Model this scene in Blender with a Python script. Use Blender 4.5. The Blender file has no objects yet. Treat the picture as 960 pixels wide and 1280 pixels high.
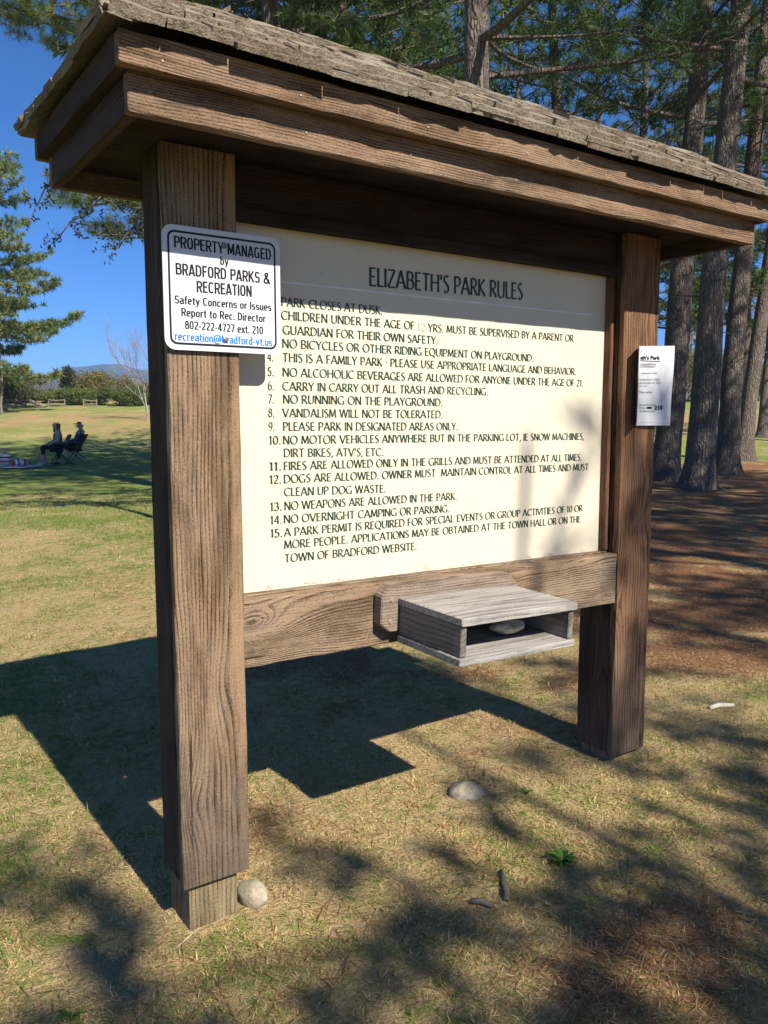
import bpy, bmesh, math, random
import numpy as np
from mathutils import Vector, Matrix, Euler
SC = bpy.context.scene
COL = SC.collection
R = math.radians
random.seed(7)

# ------------------------------------------------------------------ camera
CAM = np.array([-0.6932, -1.9015, 1.3401])
FPX = 1020.06
RIGHT = np.array([0.82246231, -0.56881845, -0.00114924])
UP = np.array([0.06389427, 0.09037759, 0.99385583])
FWD = np.array([0.56521967, 0.81748239, -0.1106764])
cd = bpy.data.cameras.new("camera")
cd.sensor_fit = 'HORIZONTAL'; cd.sensor_width = 36.0
cd.lens = FPX / 960 * 36.0
cd.clip_start = 0.05; cd.clip_end = 9000
cam = bpy.data.objects.new("camera", cd); COL.objects.link(cam)
M = Matrix.Identity(4)
for i in range(3):
    M[i][0] = RIGHT[i]; M[i][1] = UP[i]; M[i][2] = -FWD[i]; M[i][3] = CAM[i]
cam.matrix_world = M
SC.camera = cam

# ------------------------------------------------------------------ sky, sun, exposure
SUN_D = Vector((-0.0175, 1.0, -0.86)).normalized()
SUN_EL = math.asin(-SUN_D.z)
w = bpy.data.worlds.new("World"); SC.world = w; w.use_nodes = True
nt = w.node_tree
bg = nt.nodes["Background"]
sky = nt.nodes.new("ShaderNodeTexSky"); sky.sky_type = 'NISHITA'
sky.sun_disc = False; sky.sun_elevation = SUN_EL; sky.sun_rotation = math.pi - 0.0175
sky.air_density = 0.62; sky.dust_density = 0.0; sky.ozone_density = 10.0; sky.altitude = 1500
hs = nt.nodes.new('ShaderNodeHueSaturation'); hs.inputs['Saturation'].default_value = 1.14
nt.links.new(sky.outputs[0], hs.inputs['Color']); nt.links.new(hs.outputs[0], bg.inputs[0]); bg.inputs[1].default_value = 0.098
sl = bpy.data.lights.new("sun", 'SUN'); sl.energy = 5.0; sl.angle = R(0.48); sl.color = (1.0, 0.93, 0.81)
so = bpy.data.objects.new("sun", sl); COL.objects.link(so)
so.rotation_euler = SUN_D.to_track_quat('-Z', 'Y').to_euler(); so.location = (0, -30, 40)
SC.view_settings.view_transform = 'Standard'; SC.view_settings.look = 'None'
SC.view_settings.exposure = 0.8; SC.view_settings.gamma = 1.0
SC.view_settings.use_curve_mapping = False

# ------------------------------------------------------------------ terrain function
F2 = np.array([FWD[0], FWD[1]]); F2 /= np.linalg.norm(F2)
R2 = np.array([F2[1], -F2[0]])
def uv2xy(u, v): return CAM[0] + u * R2[0] + v * F2[0], CAM[1] + u * R2[1] + v * F2[1]
def xy2uv(x, y):
    dx, dy = x - CAM[0], y - CAM[1]
    return dx * R2[0] + dy * R2[1], dx * F2[0] + dy * F2[1]
def sm(x, a, b):
    t = np.clip((x - a) / (b - a), 0, 1); return t * t * (3 - 2 * t)
_rng = np.random.default_rng(3)
_lat = _rng.random((256, 256))
def vnoise(x, y):
    xi = np.floor(x).astype(int); yi = np.floor(y).astype(int)
    fx = x - xi; fy = y - yi; fx = fx * fx * (3 - 2 * fx); fy = fy * fy * (3 - 2 * fy)
    g = lambda i, j: _lat[i % 256, j % 256]
    return (g(xi, yi) * (1 - fx) + g(xi + 1, yi) * fx) * (1 - fy) + (g(xi, yi + 1) * (1 - fx) + g(xi + 1, yi + 1) * fx) * fy
def fbm(x, y, o=4):
    s = 0; a = .5
    for k in range(o):
        s = s + a * vnoise(x * 2 ** k + 17 * k, y * 2 ** k + 31 * k); a *= .5
    return s
def hgt(x, y):
    x = np.asarray(x, float); y = np.asarray(y, float)
    u, v = xy2uv(x, y)
    z = .02 + .1 * np.tanh(x / 2.5)
    k = np.clip(v - 22, 0, None)
    rise = np.where(v < 26, 0.0045 * k * k, 0.072 + .074 * np.clip(v - 26, 0, 30))
    z = z + rise * (1 - sm(v, 62, 160))
    z = z + .5 * sm(v, 56, 62) * (1 - sm(v, 62, 160))
    z = z + (fbm(x * .9, y * .9, 3) - .44) * .05 * (1 - sm(v, 20, 40)) * sm(np.hypot(x - .8, y), .6, 2.5)
    z = z + (vnoise(x * 7, y * 7) - .5) * .012
    return z
def H(x, y): return float(hgt(np.array([x]), np.array([y]))[0])
def ray(px, py): return RIGHT * (px - 480) / FPX - UP * (py - 640) / FPX + FWD
def ground_at(px, py):
    d = ray(px, py); t = 0.5
    for i in range(6000):
        P = CAM + d * t
        if P[2] < H(P[0], P[1]): break
        t *= 1.002
    return Vector((P[0], P[1], H(P[0], P[1])))
def at_dist(px, v):
    x, y = uv2xy((px - 480) / FPX * v, v); return Vector((x, y, H(x, y)))
def on_y(px, py, y):
    d = ray(px, py); t = (y - CAM[1]) / d[1]; return CAM + t * d

# ------------------------------------------------------------------ node helpers
class NT:
    def __init__(s, name):
        s.m = bpy.data.materials.new(name); s.m.use_nodes = True
        s.t = s.m.node_tree; s.t.nodes.clear()
        s.out = s.n('OutputMaterial')
    def n(s, typ, **kw):
        nd = s.t.nodes.new('ShaderNode' + typ)
        for k, v in kw.items(): setattr(nd, k, v)
        return nd
    def put(s, sock, val):
        if isinstance(val, bpy.types.NodeSocket): s.t.links.new(val, sock)
        elif isinstance(val, (tuple, list)):
            if sock.type == 'RGBA' and len(val) == 3: val = (*val, 1)
            sock.default_value = val
        else: sock.default_value = val
    def math(s, op, a, b=0.0, c=None, clamp=False):
        nd = s.n('Math', operation=op); nd.use_clamp = clamp
        s.put(nd.inputs[0], a); s.put(nd.inputs[1], b)
        if c is not None: s.put(nd.inputs[2], c)
        return nd.outputs[0]
    def vmath(s, op, a, b):
        nd = s.n('VectorMath', operation=op); s.put(nd.inputs[0], a)
        if op == 'SCALE': s.put(nd.inputs['Scale'], b)
        else: s.put(nd.inputs[1], b)
        return nd.outputs[0]
    def mix(s, f, a, b, mode='MIX'):
        nd = s.n('Mix', data_type='RGBA', blend_type=mode)
        s.put(nd.inputs[0], f); s.put(nd.inputs[6], a); s.put(nd.inputs[7], b)
        return nd.outputs[2]
    def ramp(s, f, a, b):
        nd = s.n('MapRange', interpolation_type='SMOOTHSTEP')
        s.put(nd.inputs[0], f); s.put(nd.inputs[1], a); s.put(nd.inputs[2], b)
        return nd.outputs[0]
    def noise(s, vec, scale, detail=3, rough=.55, out=0):
        nd = s.n('TexNoise'); s.put(nd.inputs['Vector'], vec); s.put(nd.inputs['Scale'], scale)
        s.put(nd.inputs['Detail'], detail); s.put(nd.inputs['Roughness'], rough)
        return nd.outputs[out]
    def scaled(s, vec, sc, off=(0, 0, 0)):
        nd = s.n('Mapping'); s.put(nd.inputs[0], vec); nd.inputs['Scale'].default_value = sc
        nd.inputs['Location'].default_value = off; return nd.outputs[0]
    def obj(s): return s.n('TexCoord').outputs['Object']
    def rnd(s): return s.n('ObjectInfo').outputs['Random']
    def bump(s, h, strength, dist, norm=None):
        nd = s.n('Bump'); s.put(nd.inputs['Height'], h); nd.inputs['Strength'].default_value = strength
        nd.inputs['Distance'].default_value = dist
        if norm is not None: s.put(nd.inputs['Normal'], norm)
        return nd.outputs[0]
    def bsdf(s, col, rough=.85, norm=None, spec=.25, metal=0.0):
        b = s.n('BsdfPrincipled'); s.put(b.inputs['Base Color'], col); s.put(b.inputs['Roughness'], rough)
        s.put(b.inputs['Specular IOR Level'], spec); s.put(b.inputs['Metallic'], metal)
        if norm is not None: s.put(b.inputs['Normal'], norm)
        s.t.links.new(b.outputs[0], s.out.inputs[0]); return b

def wood(name, axis, light, dark, grey=(.17, .148, .122), greyamt=.3, rings=34, knots=.5, bump=.6, contrast=1.0, foot=None, spots=0.0):
    s = NT(name)
    sp = s.n('SeparateXYZ'); s.put(sp.inputs[0], s.obj())
    X, Y, Z = sp.outputs
    a1, a2, al = {'Z': (X, Y, Z), 'X': (Z, Y, X), 'Y': (Z, X, Y)}[axis]
    rn = s.math('MULTIPLY', s.rnd(), 13.7)
    cb = s.n('CombineXYZ'); s.put(cb.inputs[0], a1); s.put(cb.inputs[1], a2)
    s.put(cb.inputs[2], s.math('ADD', al, rn))
    P = cb.outputs[0]
    # slow wander of the grain along the board
    wv = s.noise(s.scaled(P, (2.5, 2.5, .75)), 1.5, 2)
    wv2 = s.noise(s.scaled(P, (22, 22, 4.5)), 1.0, 2)
    vo = s.n('TexVoronoi', feature='F1'); s.put(vo.inputs['Vector'], s.scaled(P, (5.5, 1.5, 2.1))); s.put(vo.inputs['Scale'], 1.0)
    kd = vo.outputs['Distance']
    kn = s.math('DIVIDE', 1.0, s.math('ADD', 1.0, s.math('POWER', s.math('MULTIPLY', kd, 5.5), 2.0)))
    d1 = s.math('ADD', a1, s.math('MULTIPLY', s.math('SUBTRACT', wv, .5), .075))
    d1 = s.math('ADD', d1, s.math('MULTIPLY', s.math('SUBTRACT', wv2, .5), .006))
    d1 = s.math('ADD', d1, s.math('MULTIPLY', kn, .10 * knots))
    c1 = s.math('SUBTRACT', d1, .085)
    c2 = s.math('ADD', a2, .055)
    rr = s.math('SQRT', s.math('ADD', s.math('MULTIPLY', c1, c1), s.math('MULTIPLY', c2, c2)))
    saw = s.math('FRACT', s.math('MULTIPLY', rr, float(rings) * 3.4))
    late = s.ramp(saw, .38, .93)
    late = s.math('SUBTRACT', late, s.ramp(saw, .95, 1.0))
    fib = s.noise(s.scaled(P, (150, 150, 7)), 1.0, 4, .7)
    fib2 = s.noise(s.scaled(P, (420, 420, 60)), 1.0, 2, .6)
    bl = s.noise(s.scaled(P, (5, 5, 1.6)), 1.0, 4, .6)
    saw2 = s.noise(s.scaled(P, (40, 40, 110)), 1.0, 2, .5)      # rough saw marks
    ragged = s.ramp(s.noise(s.scaled(P, (30, 30, 9)), 1.0, 4, .7), .3, .7)
    late = s.math('MULTIPLY', late, s.math('ADD', .25, s.math('MULTIPLY', ragged, .75)))
    speck = s.noise(s.scaled(P, (300, 300, 170)), 1.0, 3, .7)
    g = s.math('ADD', s.math('MULTIPLY', late, .60), s.math('ADD', s.math('MULTIPLY', fib, .85), s.math('MULTIPLY', s.math('SUBTRACT', speck, .5), 1.2)))
    g = s.math('MULTIPLY', s.math('ADD', s.math('MULTIPLY', s.math('SUBTRACT', g, .66), contrast * 1.5), .5), 1.0, clamp=True)
    c = s.mix(g, light, dark)
    bl2 = s.ramp(bl, .35, .7)
    c = s.mix(s.math('MULTIPLY', bl2, greyamt), c, s.mix(g, tuple(min(1, k * 1.5) for k in grey), tuple(k * .55 for k in grey)))
    st = s.ramp(s.noise(s.scaled(P, (60, 60, 2.2)), 1.0, 3, .6), .56, .78)
    c = s.mix(s.math('MULTIPLY', st, .55), c, tuple(k * .35 for k in dark))
    blot = s.noise(s.scaled(P, (16, 16, 3.2)), 1.0, 5, .65)
    c = s.mix(s.math('MULTIPLY', s.ramp(blot, .55, .35), .5), c, tuple(k * .6 for k in dark))
    c = s.mix(s.math('MULTIPLY', s.ramp(blot, .55, .75), .35), c, tuple(min(1, k * 1.35) for k in light))
    chk = s.ramp(s.noise(s.scaled(P, (70, 70, .9)), 1.0, 2, .45), .70, .735)
    c = s.mix(s.math('MULTIPLY', chk, .85), c, tuple(k * .25 for k in dark))
    # dark tight heart of a knot
    c = s.mix(s.math('MULTIPLY', s.ramp(kd, .16, .05), .6 * knots), c, tuple(k * .4 for k in dark))
    if spots:
        sv = s.ramp(s.noise(s.scaled(P, (230, 230, 160)), 1.0, 1, .5), .76, .82)
        c = s.mix(s.math('MULTIPLY', sv, spots), c, (.75, .68, .58))
    if foot:     # damp, soiled foot of a post
        fm = s.ramp(s.math('ADD', Z, s.math('MULTIPLY', bl, .35)), foot[1], foot[0])
        c = s.mix(s.math('MULTIPLY', fm, .75), c, s.mix(g, (.11, .085, .068), (.035, .027, .022)))
    hgtv = s.math('ADD', s.math('MULTIPLY', late, -.3), s.math('ADD', s.math('MULTIPLY', fib, -.8), s.math('ADD', s.math('MULTIPLY', speck, -.8), s.math('MULTIPLY', saw2, .4))))
    s.bsdf(c, .88, s.bump(hgtv, bump, .006), .2)
    return s.m

def leafmat(name, tint=(1, 1, 1), trans=.35):
    s = NT(name)
    at = s.n('Attribute', attribute_name='col')
    c = s.mix(1.0, at.outputs['Color'], (*tint, 1), 'MULTIPLY')
    d = s.n('BsdfPrincipled'); s.put(d.inputs['Base Color'], c); d.inputs['Roughness'].default_value = .6
    d.inputs['Specular IOR Level'].default_value = .25
    t = s.n('BsdfTranslucent'); s.put(t.inputs[0], c)
    mx = s.n('MixShader'); mx.inputs[0].default_value = trans
    s.t.links.new(d.outputs[0], mx.inputs[1]); s.t.links.new(t.outputs[0], mx.inputs[2])
    s.t.links.new(mx.outputs[0], s.out.inputs[0]); return s.m

def plain(name, col, rough=.6, spec=.3, metal=0.0, var=.12, sc=14.0, bump=0.0):
    s = NT(name); P = s.obj()
    n1 = s.noise(P, sc, 4, .6)
    c = s.mix(s.ramp(n1, .3, .7), tuple(k * (1 - var) for k in col), tuple(min(1, k * (1 + var)) for k in col))
    s.bsdf(c, rough, s.bump(s.noise(P, sc * 8, 3), bump, .003) if bump else None, spec, metal); return s.m

def barkmat(name, c1, c2, lich=.15):
    s = NT(name); P = s.vmath('ADD', s.obj(), s.vmath('SCALE', s.n('ObjectInfo').outputs['Location'], .37))
    wob = s.noise(P, 4, 3, .6, 1)
    P2 = s.vmath('ADD', s.scaled(P, (1, 1, .14)), s.vmath('SCALE', wob, .10))
    v = s.n('TexVoronoi', feature='DISTANCE_TO_EDGE'); s.put(v.inputs['Vector'], P2); s.put(v.inputs['Scale'], 24)
    e = s.math('ADD', .3, s.math('MULTIPLY', s.ramp(v.outputs['Distance'], .0, .3), .7))
    fl = s.noise(s.scaled(P, (1, 1, .4)), 45, 4, .65)
    b = s.noise(P, 1.6, 3)
    c = s.mix(s.math('MULTIPLY', e, s.ramp(fl, .2, .75)), c2, c1)
    c = s.mix(s.math('MULTIPLY', s.ramp(b, .5, .72), lich), c, (.26, .26, .2))
    hh = s.math('ADD', s.math('MULTIPLY', e, 1.0), s.math('MULTIPLY', fl, .5))
    s.bsdf(c, .92, s.bump(hh, .9, .05), .12); return s.m

MAT = {}
MAT['post'] = wood('weathered_post_wood', 'Z', (.315, .205, .122), (.056, .032, .019), greyamt=.38, knots=.35, foot=(.12, .62), spots=.7, rings=30, contrast=1.15)
MAT['post_right'] = wood('reddish_post_wood', 'Z', (.25, .130, .068), (.052, .025, .013), greyamt=.12, knots=.5, foot=(.2, .8), spots=.5, rings=26)
MAT['post_side'] = wood('shade_toned_side_wood', 'Z', (.085, .047, .030), (.026, .014, .010), greyamt=.12, knots=.3, foot=(.1, .5))  # dark stain deepened so the post sides look shaded: shade put into the colour
MAT['core'] = wood('pale_core_wood', 'Z', (.28, .20, .112), (.07, .048, .028), grey=(.2, .19, .12), greyamt=.5, knots=.1, rings=24, foot=(-.02, .12))
MAT['rail'] = wood('grey_brown_rail_wood', 'X', (.33, .225, .143), (.056, .034, .021), greyamt=.5, knots=1.7, spots=.25, rings=42, contrast=1.2)
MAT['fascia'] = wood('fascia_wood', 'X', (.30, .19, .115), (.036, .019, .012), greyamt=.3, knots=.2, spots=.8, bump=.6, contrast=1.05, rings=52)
MAT['fascia_end'] = wood('shade_toned_fascia_end_wood', 'Y', (.075, .040, .027), (.026, .014, .010), greyamt=.1, knots=.3)  # darker copy of the fascia wood, with shade on the roof ends painted in
MAT['dark'] = wood('shade_toned_dark_wood', 'X', (.042, .021, .014), (.017, .009, .007), greyamt=.05, knots=.2)  # dark stain lowered further; gloom under the eaves is part of this colour
MAT['stile'] = wood('stile_wood', 'Z', (.2, .095, .05), (.07, .033, .02), greyamt=.1, knots=.2)
MAT['box'] = wood('silver_grey_wood', 'X', (.44, .41, .37), (.16, .146, .13), grey=(.27, .26, .25), greyamt=.5, knots=.1, rings=20, bump=.35, contrast=.8)
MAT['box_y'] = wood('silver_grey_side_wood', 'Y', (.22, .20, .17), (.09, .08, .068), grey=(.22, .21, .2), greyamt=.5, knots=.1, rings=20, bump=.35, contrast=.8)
MAT['backboard'] = wood('worn_backboard_wood', 'X', (.34, .255, .195), (.11, .07, .05), greyamt=.4, knots=.3, bump=.5)
MAT['rail_fence'] = wood('fence_wood', 'X', (.30, .26, .21), (.14, .115, .09), greyamt=.5, knots=.3)
MAT['bark'] = barkmat('pine_bark', (.33, .275, .235), (.095, .075, .063))
MAT['bark_pale'] = barkmat('pale_bark', (.42, .37, .31), (.2, .17, .14))
MAT['twig'] = plain('grey_twig_bark', (.17, .145, .115), .9, .1, var=.3)
MAT['needle'] = leafmat('pine_needles', (1, 1, 1), .3)
MAT['leaf'] = leafmat('shrub_leaves', (1, 1, 1), .35)
MAT['blade'] = leafmat('grass_blades', (1, 1, 1), .38)

# ------------------------------------------------------------------ mesh helpers
def link(name, me, mat=None, parent=None, loc=None):
    o = bpy.data.objects.new(name, me); COL.objects.link(o)
    if mat is not None and me is not None: me.materials.append(mat)
    if parent is not None: o.parent = parent
    if loc is not None: o.location = loc
    return o
def tag(o, label=None, cat=None, group=None, kind=None):
    if label: o['label'] = label
    if cat: o['category'] = cat
    if group: o['group'] = group
    if kind: o['kind'] = kind
    return o
def empty(name, loc, label, cat, group=None, rz=0.0):
    o = bpy.data.objects.new(name, None); COL.objects.link(o); o.empty_display_size = .2
    o.location = loc; o.rotation_euler = (0, 0, rz)
    return tag(o, label, cat, group)
def bigmesh(name, V, Fc, col=None, smooth=False):
    V = np.asarray(V, np.float32); Fc = np.asarray(Fc, np.int32); k = Fc.shape[1]
    me = bpy.data.meshes.new(name)
    me.vertices.add(len(V)); me.vertices.foreach_set('co', V.ravel())
    me.loops.add(Fc.size); me.loops.foreach_set('vertex_index', Fc.ravel())
    me.polygons.add(len(Fc)); me.polygons.foreach_set('loop_start', np.arange(0, Fc.size, k, dtype=np.int32))
    try: me.polygons.foreach_set('loop_total', np.full(len(Fc), k, np.int32))
    except Exception: pass
    me.update(calc_edges=True)
    if smooth: me.polygons.foreach_set('use_smooth', np.ones(len(Fc), bool))
    if col is not None:
        a = me.color_attributes.new('col', 'FLOAT_COLOR', 'POINT')
        c4 = np.ones((len(V), 4), np.float32); c4[:, :3] = col
        a.data.foreach_set('color', c4.ravel())
    me.validate(); return me
class MB:
    """collects vertices and faces of ONE mesh"""
    def __init__(s): s.v = []; s.f = []
    def add(s, vs, fs):
        o = len(s.v); s.v += [tuple(map(float, v)) for v in vs]; s.f += [tuple(i + o for i in f) for f in fs]
    def tube(s, pts, rad, n=6, cap=True):
        pts = [Vector(p) for p in pts]; vs = []; fs = []
        for i, p in enumerate(pts):
            d = (pts[min(i + 1, len(pts) - 1)] - pts[max(i - 1, 0)])
            d = d.normalized() if d.length > 1e-9 else Vector((0, 0, 1))
            a = d.cross(Vector((.31, .17, .93)) if abs(d.z) < .9 else Vector((1, .1, 0))).normalized(); b = d.cross(a)
            r = rad[i] if hasattr(rad, '__len__') else rad
            for k in range(n):
                t = 2 * math.pi * k / n; vs.append(p + a * math.cos(t) * r + b * math.sin(t) * r)
        for i in range(len(pts) - 1):
            for k in range(n):
                k2 = (k + 1) % n; fs.append((i * n + k, i * n + k2, (i + 1) * n + k2, (i + 1) * n + k))
        if cap:
            fs.append(tuple(range(n - 1, -1, -1))); fs.append(tuple((len(pts) - 1) * n + k for k in range(n)))
        s.add(vs, fs)
    def box(s, x0, x1, y0, y1, z0, z1):
        s.add([(x, y, z) for z in (z0, z1) for y in (y0, y1) for x in (x0, x1)],
              [(0, 2, 3, 1), (4, 5, 7, 6), (0, 1, 5, 4), (1, 3, 7, 5), (3, 2, 6, 7), (2, 0, 4, 6)])
    def mesh(s, name, smooth=False):
        me = bpy.data.meshes.new(name); me.from_pydata(s.v, [], s.f); me.update()
        if smooth: me.polygons.foreach_set('use_smooth', np.ones(len(me.polygons), bool))
        return me
    def build(s, name, mat, parent=None, loc=None, smooth=False): return link(name, s.mesh(name, smooth), mat, parent, loc)
def board(name, x0, x1, y0, y1, z0, z1, mat, parent, axis='Z', bev=.003, jit=.0012, seg=10, seed=0, tilt=0.0, chew=0.0):
    """a sawn board: rounded rectangle swept along its grain axis, edges not quite straight; origin at its low centre"""
    rg = random.Random(seed * 77 + 5)
    ax = 'XYZ'.index(axis); lo = [x0, y0, z0]; hi = [x1, y1, z1]
    oth = [i for i in range(3) if i != ax]
    org = [(x0 + x1) / 2, (y0 + y1) / 2, (z0 + z1) / 2]; org[ax] = lo[ax]
    a0, a1 = lo[oth[0]], hi[oth[0]]; b0, b1 = lo[oth[1]], hi[oth[1]]
    prof = [(a0 + bev, b0), (a1 - bev, b0), (a1 - bev * .3, b0 + bev * .3), (a1, b0 + bev), (a1, b1 - bev), (a1 - bev * .3, b1 - bev * .3),
            (a1 - bev, b1), (a0 + bev, b1), (a0 + bev * .3, b1 - bev * .3), (a0, b1 - bev), (a0, b0 + bev), (a0 + bev * .3, b0 + bev * .3)]
    n = len(prof); vs = []; fs = []
    ts = [0, .003 / max(.01, hi[ax] - lo[ax])] + [(i + 1) / seg for i in range(seg - 1)] + [1 - .003 / max(.01, hi[ax] - lo[ax]), 1]
    for i, t in enumerate(ts):
        shr = .0025 if i in (0, len(ts) - 1) else 0
        for k, (a, b) in enumerate(prof):
            c = [0, 0, 0]
            ca, cb = (a0 + a1) / 2, (b0 + b1) / 2
            ja = rg.uniform(-1, 1) * jit; jb = rg.uniform(-1, 1) * jit * .7
            if chew and rg.random() < chew: ja += math.copysign(.004, ca - a) ; jb += math.copysign(.003, cb - b)
            c[oth[0]] = a + ja - math.copysign(shr, a - ca) - org[oth[0]]
            c[oth[1]] = b + jb - math.copysign(shr, b - cb) - org[oth[1]]
            c[ax] = lo[ax] + (hi[ax] - lo[ax]) * t - org[ax]
            if tilt and ax == 0: c[2] += tilt * t
            vs.append(c)
    m = len(ts)
    for i in range(m - 1):
        for k in range(n): fs.append((i * n + k, i * n + (k + 1) % n, (i + 1) * n + (k + 1) % n, (i + 1) * n + k))
    fs.append(tuple(range(n))); fs.append(tuple((m - 1) * n + k for k in range(n)))
    me = bpy.data.meshes.new(name); me.from_pydata(vs, [], fs)
    bm = bmesh.new(); bm.from_mesh(me); bmesh.ops.recalc_face_normals(bm, faces=bm.faces); bm.to_mesh(me); bm.free()
    return link(name, me, mat, parent, org)

# ------------------------------------------------------------------ ground
def masks(x, y):
    """needle litter, and greenness of the turf: what lies on and grows in the ground"""
    u, v = xy2uv(x, y)
    n1 = fbm(x * .8 + 5, y * .8, 4); n2 = fbm(x * 2.7, y * 2.7 + 9, 3); n3 = fbm(x * .35 + 40, y * .35, 3)
    side = sm(u / np.maximum(v, .5) + (n3 - .45) * .25, .14, .30)
    need = (.45 + 1.1 * sm(n2, .3, .62)) * side * sm(v + (n1 - .45) * 3.0, 4.3, 6.6) * (1 - sm(v + (n1 - .5) * 9, 20, 27))
    patch = sm(n2 + .45 * n1, .46, .84) * .6 * (1 - sm(v, 5, 9)) * sm(x - .25 * y, -.6, .4)
    need = np.clip(need + patch, 0, 1)
    left = sm(-x + .15 * y, .2, 2.5)
    green = np.clip(.38 + .55 * (n1 - .45) + .6 * (n2 - .45) + .2 * left + .42 * sm(v, 5, 18) - .2 * sm(v, 24, 30) * (1 - sm(v, 70, 90)), 0, 1) * (1 - .85 * need)
    return need, green
def ticks(lo, hi, d0, g, start):
    a = [start]
    d = d0
    while a[-1] < hi: a.append(a[-1] + d); d *= g
    return a
uu = sorted(set([-t for t in ticks(0, 1500, .09, 1.0 + .028, 0)[1:]] + ticks(0, 1500, .09, 1.028, 0)))
vv = sorted(set([-t + .5 for t in ticks(0, 400, .12, 1.06, 0)[1:]] + [.5 + t for t in ticks(0, 1700, .07, 1.0225, 0)]))
U, Vv = np.meshgrid(np.array(uu), np.array(vv))
gx, gy = uv2xy(U.ravel(), Vv.ravel()); gz = hgt(gx, gy)
nu, nv = len(uu), len(vv)
idx = np.arange(nu * nv).reshape(nv, nu)
Fg = np.stack([idx[:-1, :-1], idx[:-1, 1:], idx[1:, 1:], idx[1:, :-1]], -1).reshape(-1, 4)
nd_, gr_ = masks(gx, gy)
bank = sm(xy2uv(gx, gy)[1] + (fbm(gx * .2, gy * .2, 3) - .45) * 16, 33, 40) * (1 - sm(xy2uv(gx, gy)[1] + (fbm(gx * .15 + 8, gy * .15, 3) - .45) * 14, 44, 52))
gme = bigmesh('ground', np.stack([gx, gy, gz], 1), Fg, np.stack([nd_, gr_, bank], 1), True)
s = NT('lawn_and_needle_litter')
at = s.n('Attribute', attribute_name='col'); sp = s.n('SeparateColor'); s.put(sp.inputs[0], at.outputs['Color'])
nN, nG, nB = sp.outputs[0], sp.outputs[1], sp.outputs[2]
P = s.obj()
f1 = s.noise(P, 90, 4, .7); f2 = s.noise(P, 22, 4, .65); f3 = s.noise(P, 3.1, 4, .6); f4 = s.noise(P, .6, 4, .6)
fiber = s.noise(s.scaled(P, (260, 60, 60)), 1, 3, .7)
straw = s.mix(s.math('ADD', s.math('MULTIPLY', f1, .5), s.math('MULTIPLY', s.noise(s.scaled(P, (330, 90, 90)), 1, 3, .7), .5)), (.14, .092, .04), (.88, .66, .34))
green = s.mix(f1, (.085, .13, .025), (.32, .38, .09))
litter = s.mix(s.ramp(fiber, .3, .7), (.12, .055, .028), (.46, .235, .12))
gm = s.math('ADD', nG, s.math('MULTIPLY', s.math('SUBTRACT', f2, .5), 1.4)); gm = s.math('ADD', gm, s.math('MULTIPLY', s.math('SUBTRACT', f3, .5), .9))
gm = s.math('ADD', gm, s.math('MULTIPLY', s.math('SUBTRACT', f4, .5), .45)); gm = s.math('ADD', gm, s.math('MULTIPLY', s.math('SUBTRACT', s.noise(P, 9.5, 5, .7), .5), 1.5))
c = s.mix(s.ramp(gm, .2, .75), straw, green)
c = s.mix(s.math('MULTIPLY', nB, s.ramp(f4, .35, .6)), c, s.mix(f2, (.34, .19, .08), (.52, .36, .19)))
nm = s.math('ADD', nN, s.math('MULTIPLY', s.math('SUBTRACT', f2, .5), .8))
c = s.mix(s.math('MULTIPLY', s.ramp(nm, .25, .7), .95), c, litter)
hh = s.math('ADD', f1, s.math('MULTIPLY', f2, 1.3))
s.bsdf(c, .95, s.bump(hh, .8, .03), .1)
ground = link('ground', gme, s.m); tag(ground, kind='structure')

# grass blades and fallen needles near the viewer
def blades(n, vmax, seed, keep, lenr, wid, flat, colfn, name, lab, cat):
    rg = np.random.default_rng(seed)
    t = rg.random(n); vmin = .55
    v = vmin * (vmax / vmin) ** (t ** .8)
    u = (rg.random(n) * 2 - 1) * (.62 * v + .5)
    x, y = uv2xy(u, v)
    nd, gr = masks(x, y)
    cl = .6 * vnoise(x * 8.3 + 3, y * 8.3) + .4 * vnoise(x * 23, y * 23 + 7)
    k = rg.random(n) < keep(nd, gr, v) * (.35 + .65 * sm(cl, .3, .55))
    k &= ~((x > .024) & (x < .16) & (y > .0) & (y < .16)) & ~((x > 1.64) & (x < 1.83) & (y > 0) & (y < .17))
    x, y, v, nd, gr, cl = x[k], y[k], v[k], nd[k], gr[k], cl[k]; n = len(x)
    z = hgt(x, y)
    az = rg.random(n) * 2 * np.pi; L = (lenr[0] + rg.random(n) * (lenr[1] - lenr[0])) * (1 + .05 * v)
    el = flat[0] + rg.random(n) * (flat[1] - flat[0])
    d = np.stack([np.cos(az) * np.cos(el), np.sin(az) * np.cos(el), np.sin(el)], 1)
    sd = np.stack([-np.sin(az), np.cos(az), np.zeros(n)], 1)
    W = (wid * (.6 + .8 * rg.random(n)) * (1 + .22 * v))[:, None]
    B = np.stack([x, y, z - .002 + .012 * rg.random(n) * (el < .25)], 1)
    mid = B + d * (L * .55)[:, None]
    tip = B + d * L[:, None]; tip[:, 2] -= L * .22 * np.cos(el)
    tip[:, 2] = np.maximum(tip[:, 2], z + .003)
    Vt = np.concatenate([B - sd * W, B + sd * W, mid + sd * W * .8, mid - sd * W * .8, tip], 0)
    i = np.arange(n)
    F1 = np.concatenate([np.stack([i, i + n, i + 2 * n], 1), np.stack([i, i + 2 * n, i + 3 * n], 1), np.stack([i + 3 * n, i + 2 * n, i + 4 * n], 1)], 0)
    c = colfn(rg, n, gr + .5 * (vnoise(x * 5 + 70, y * 5) - .5), nd) * (.72 + .5 * cl[:, None]); c = np.concatenate([c] * 5, 0)
    me = bigmesh(name, Vt, F1, c)
    o = link(name, me, MAT['blade']); return tag(o, lab, cat, kind='stuff')
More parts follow.
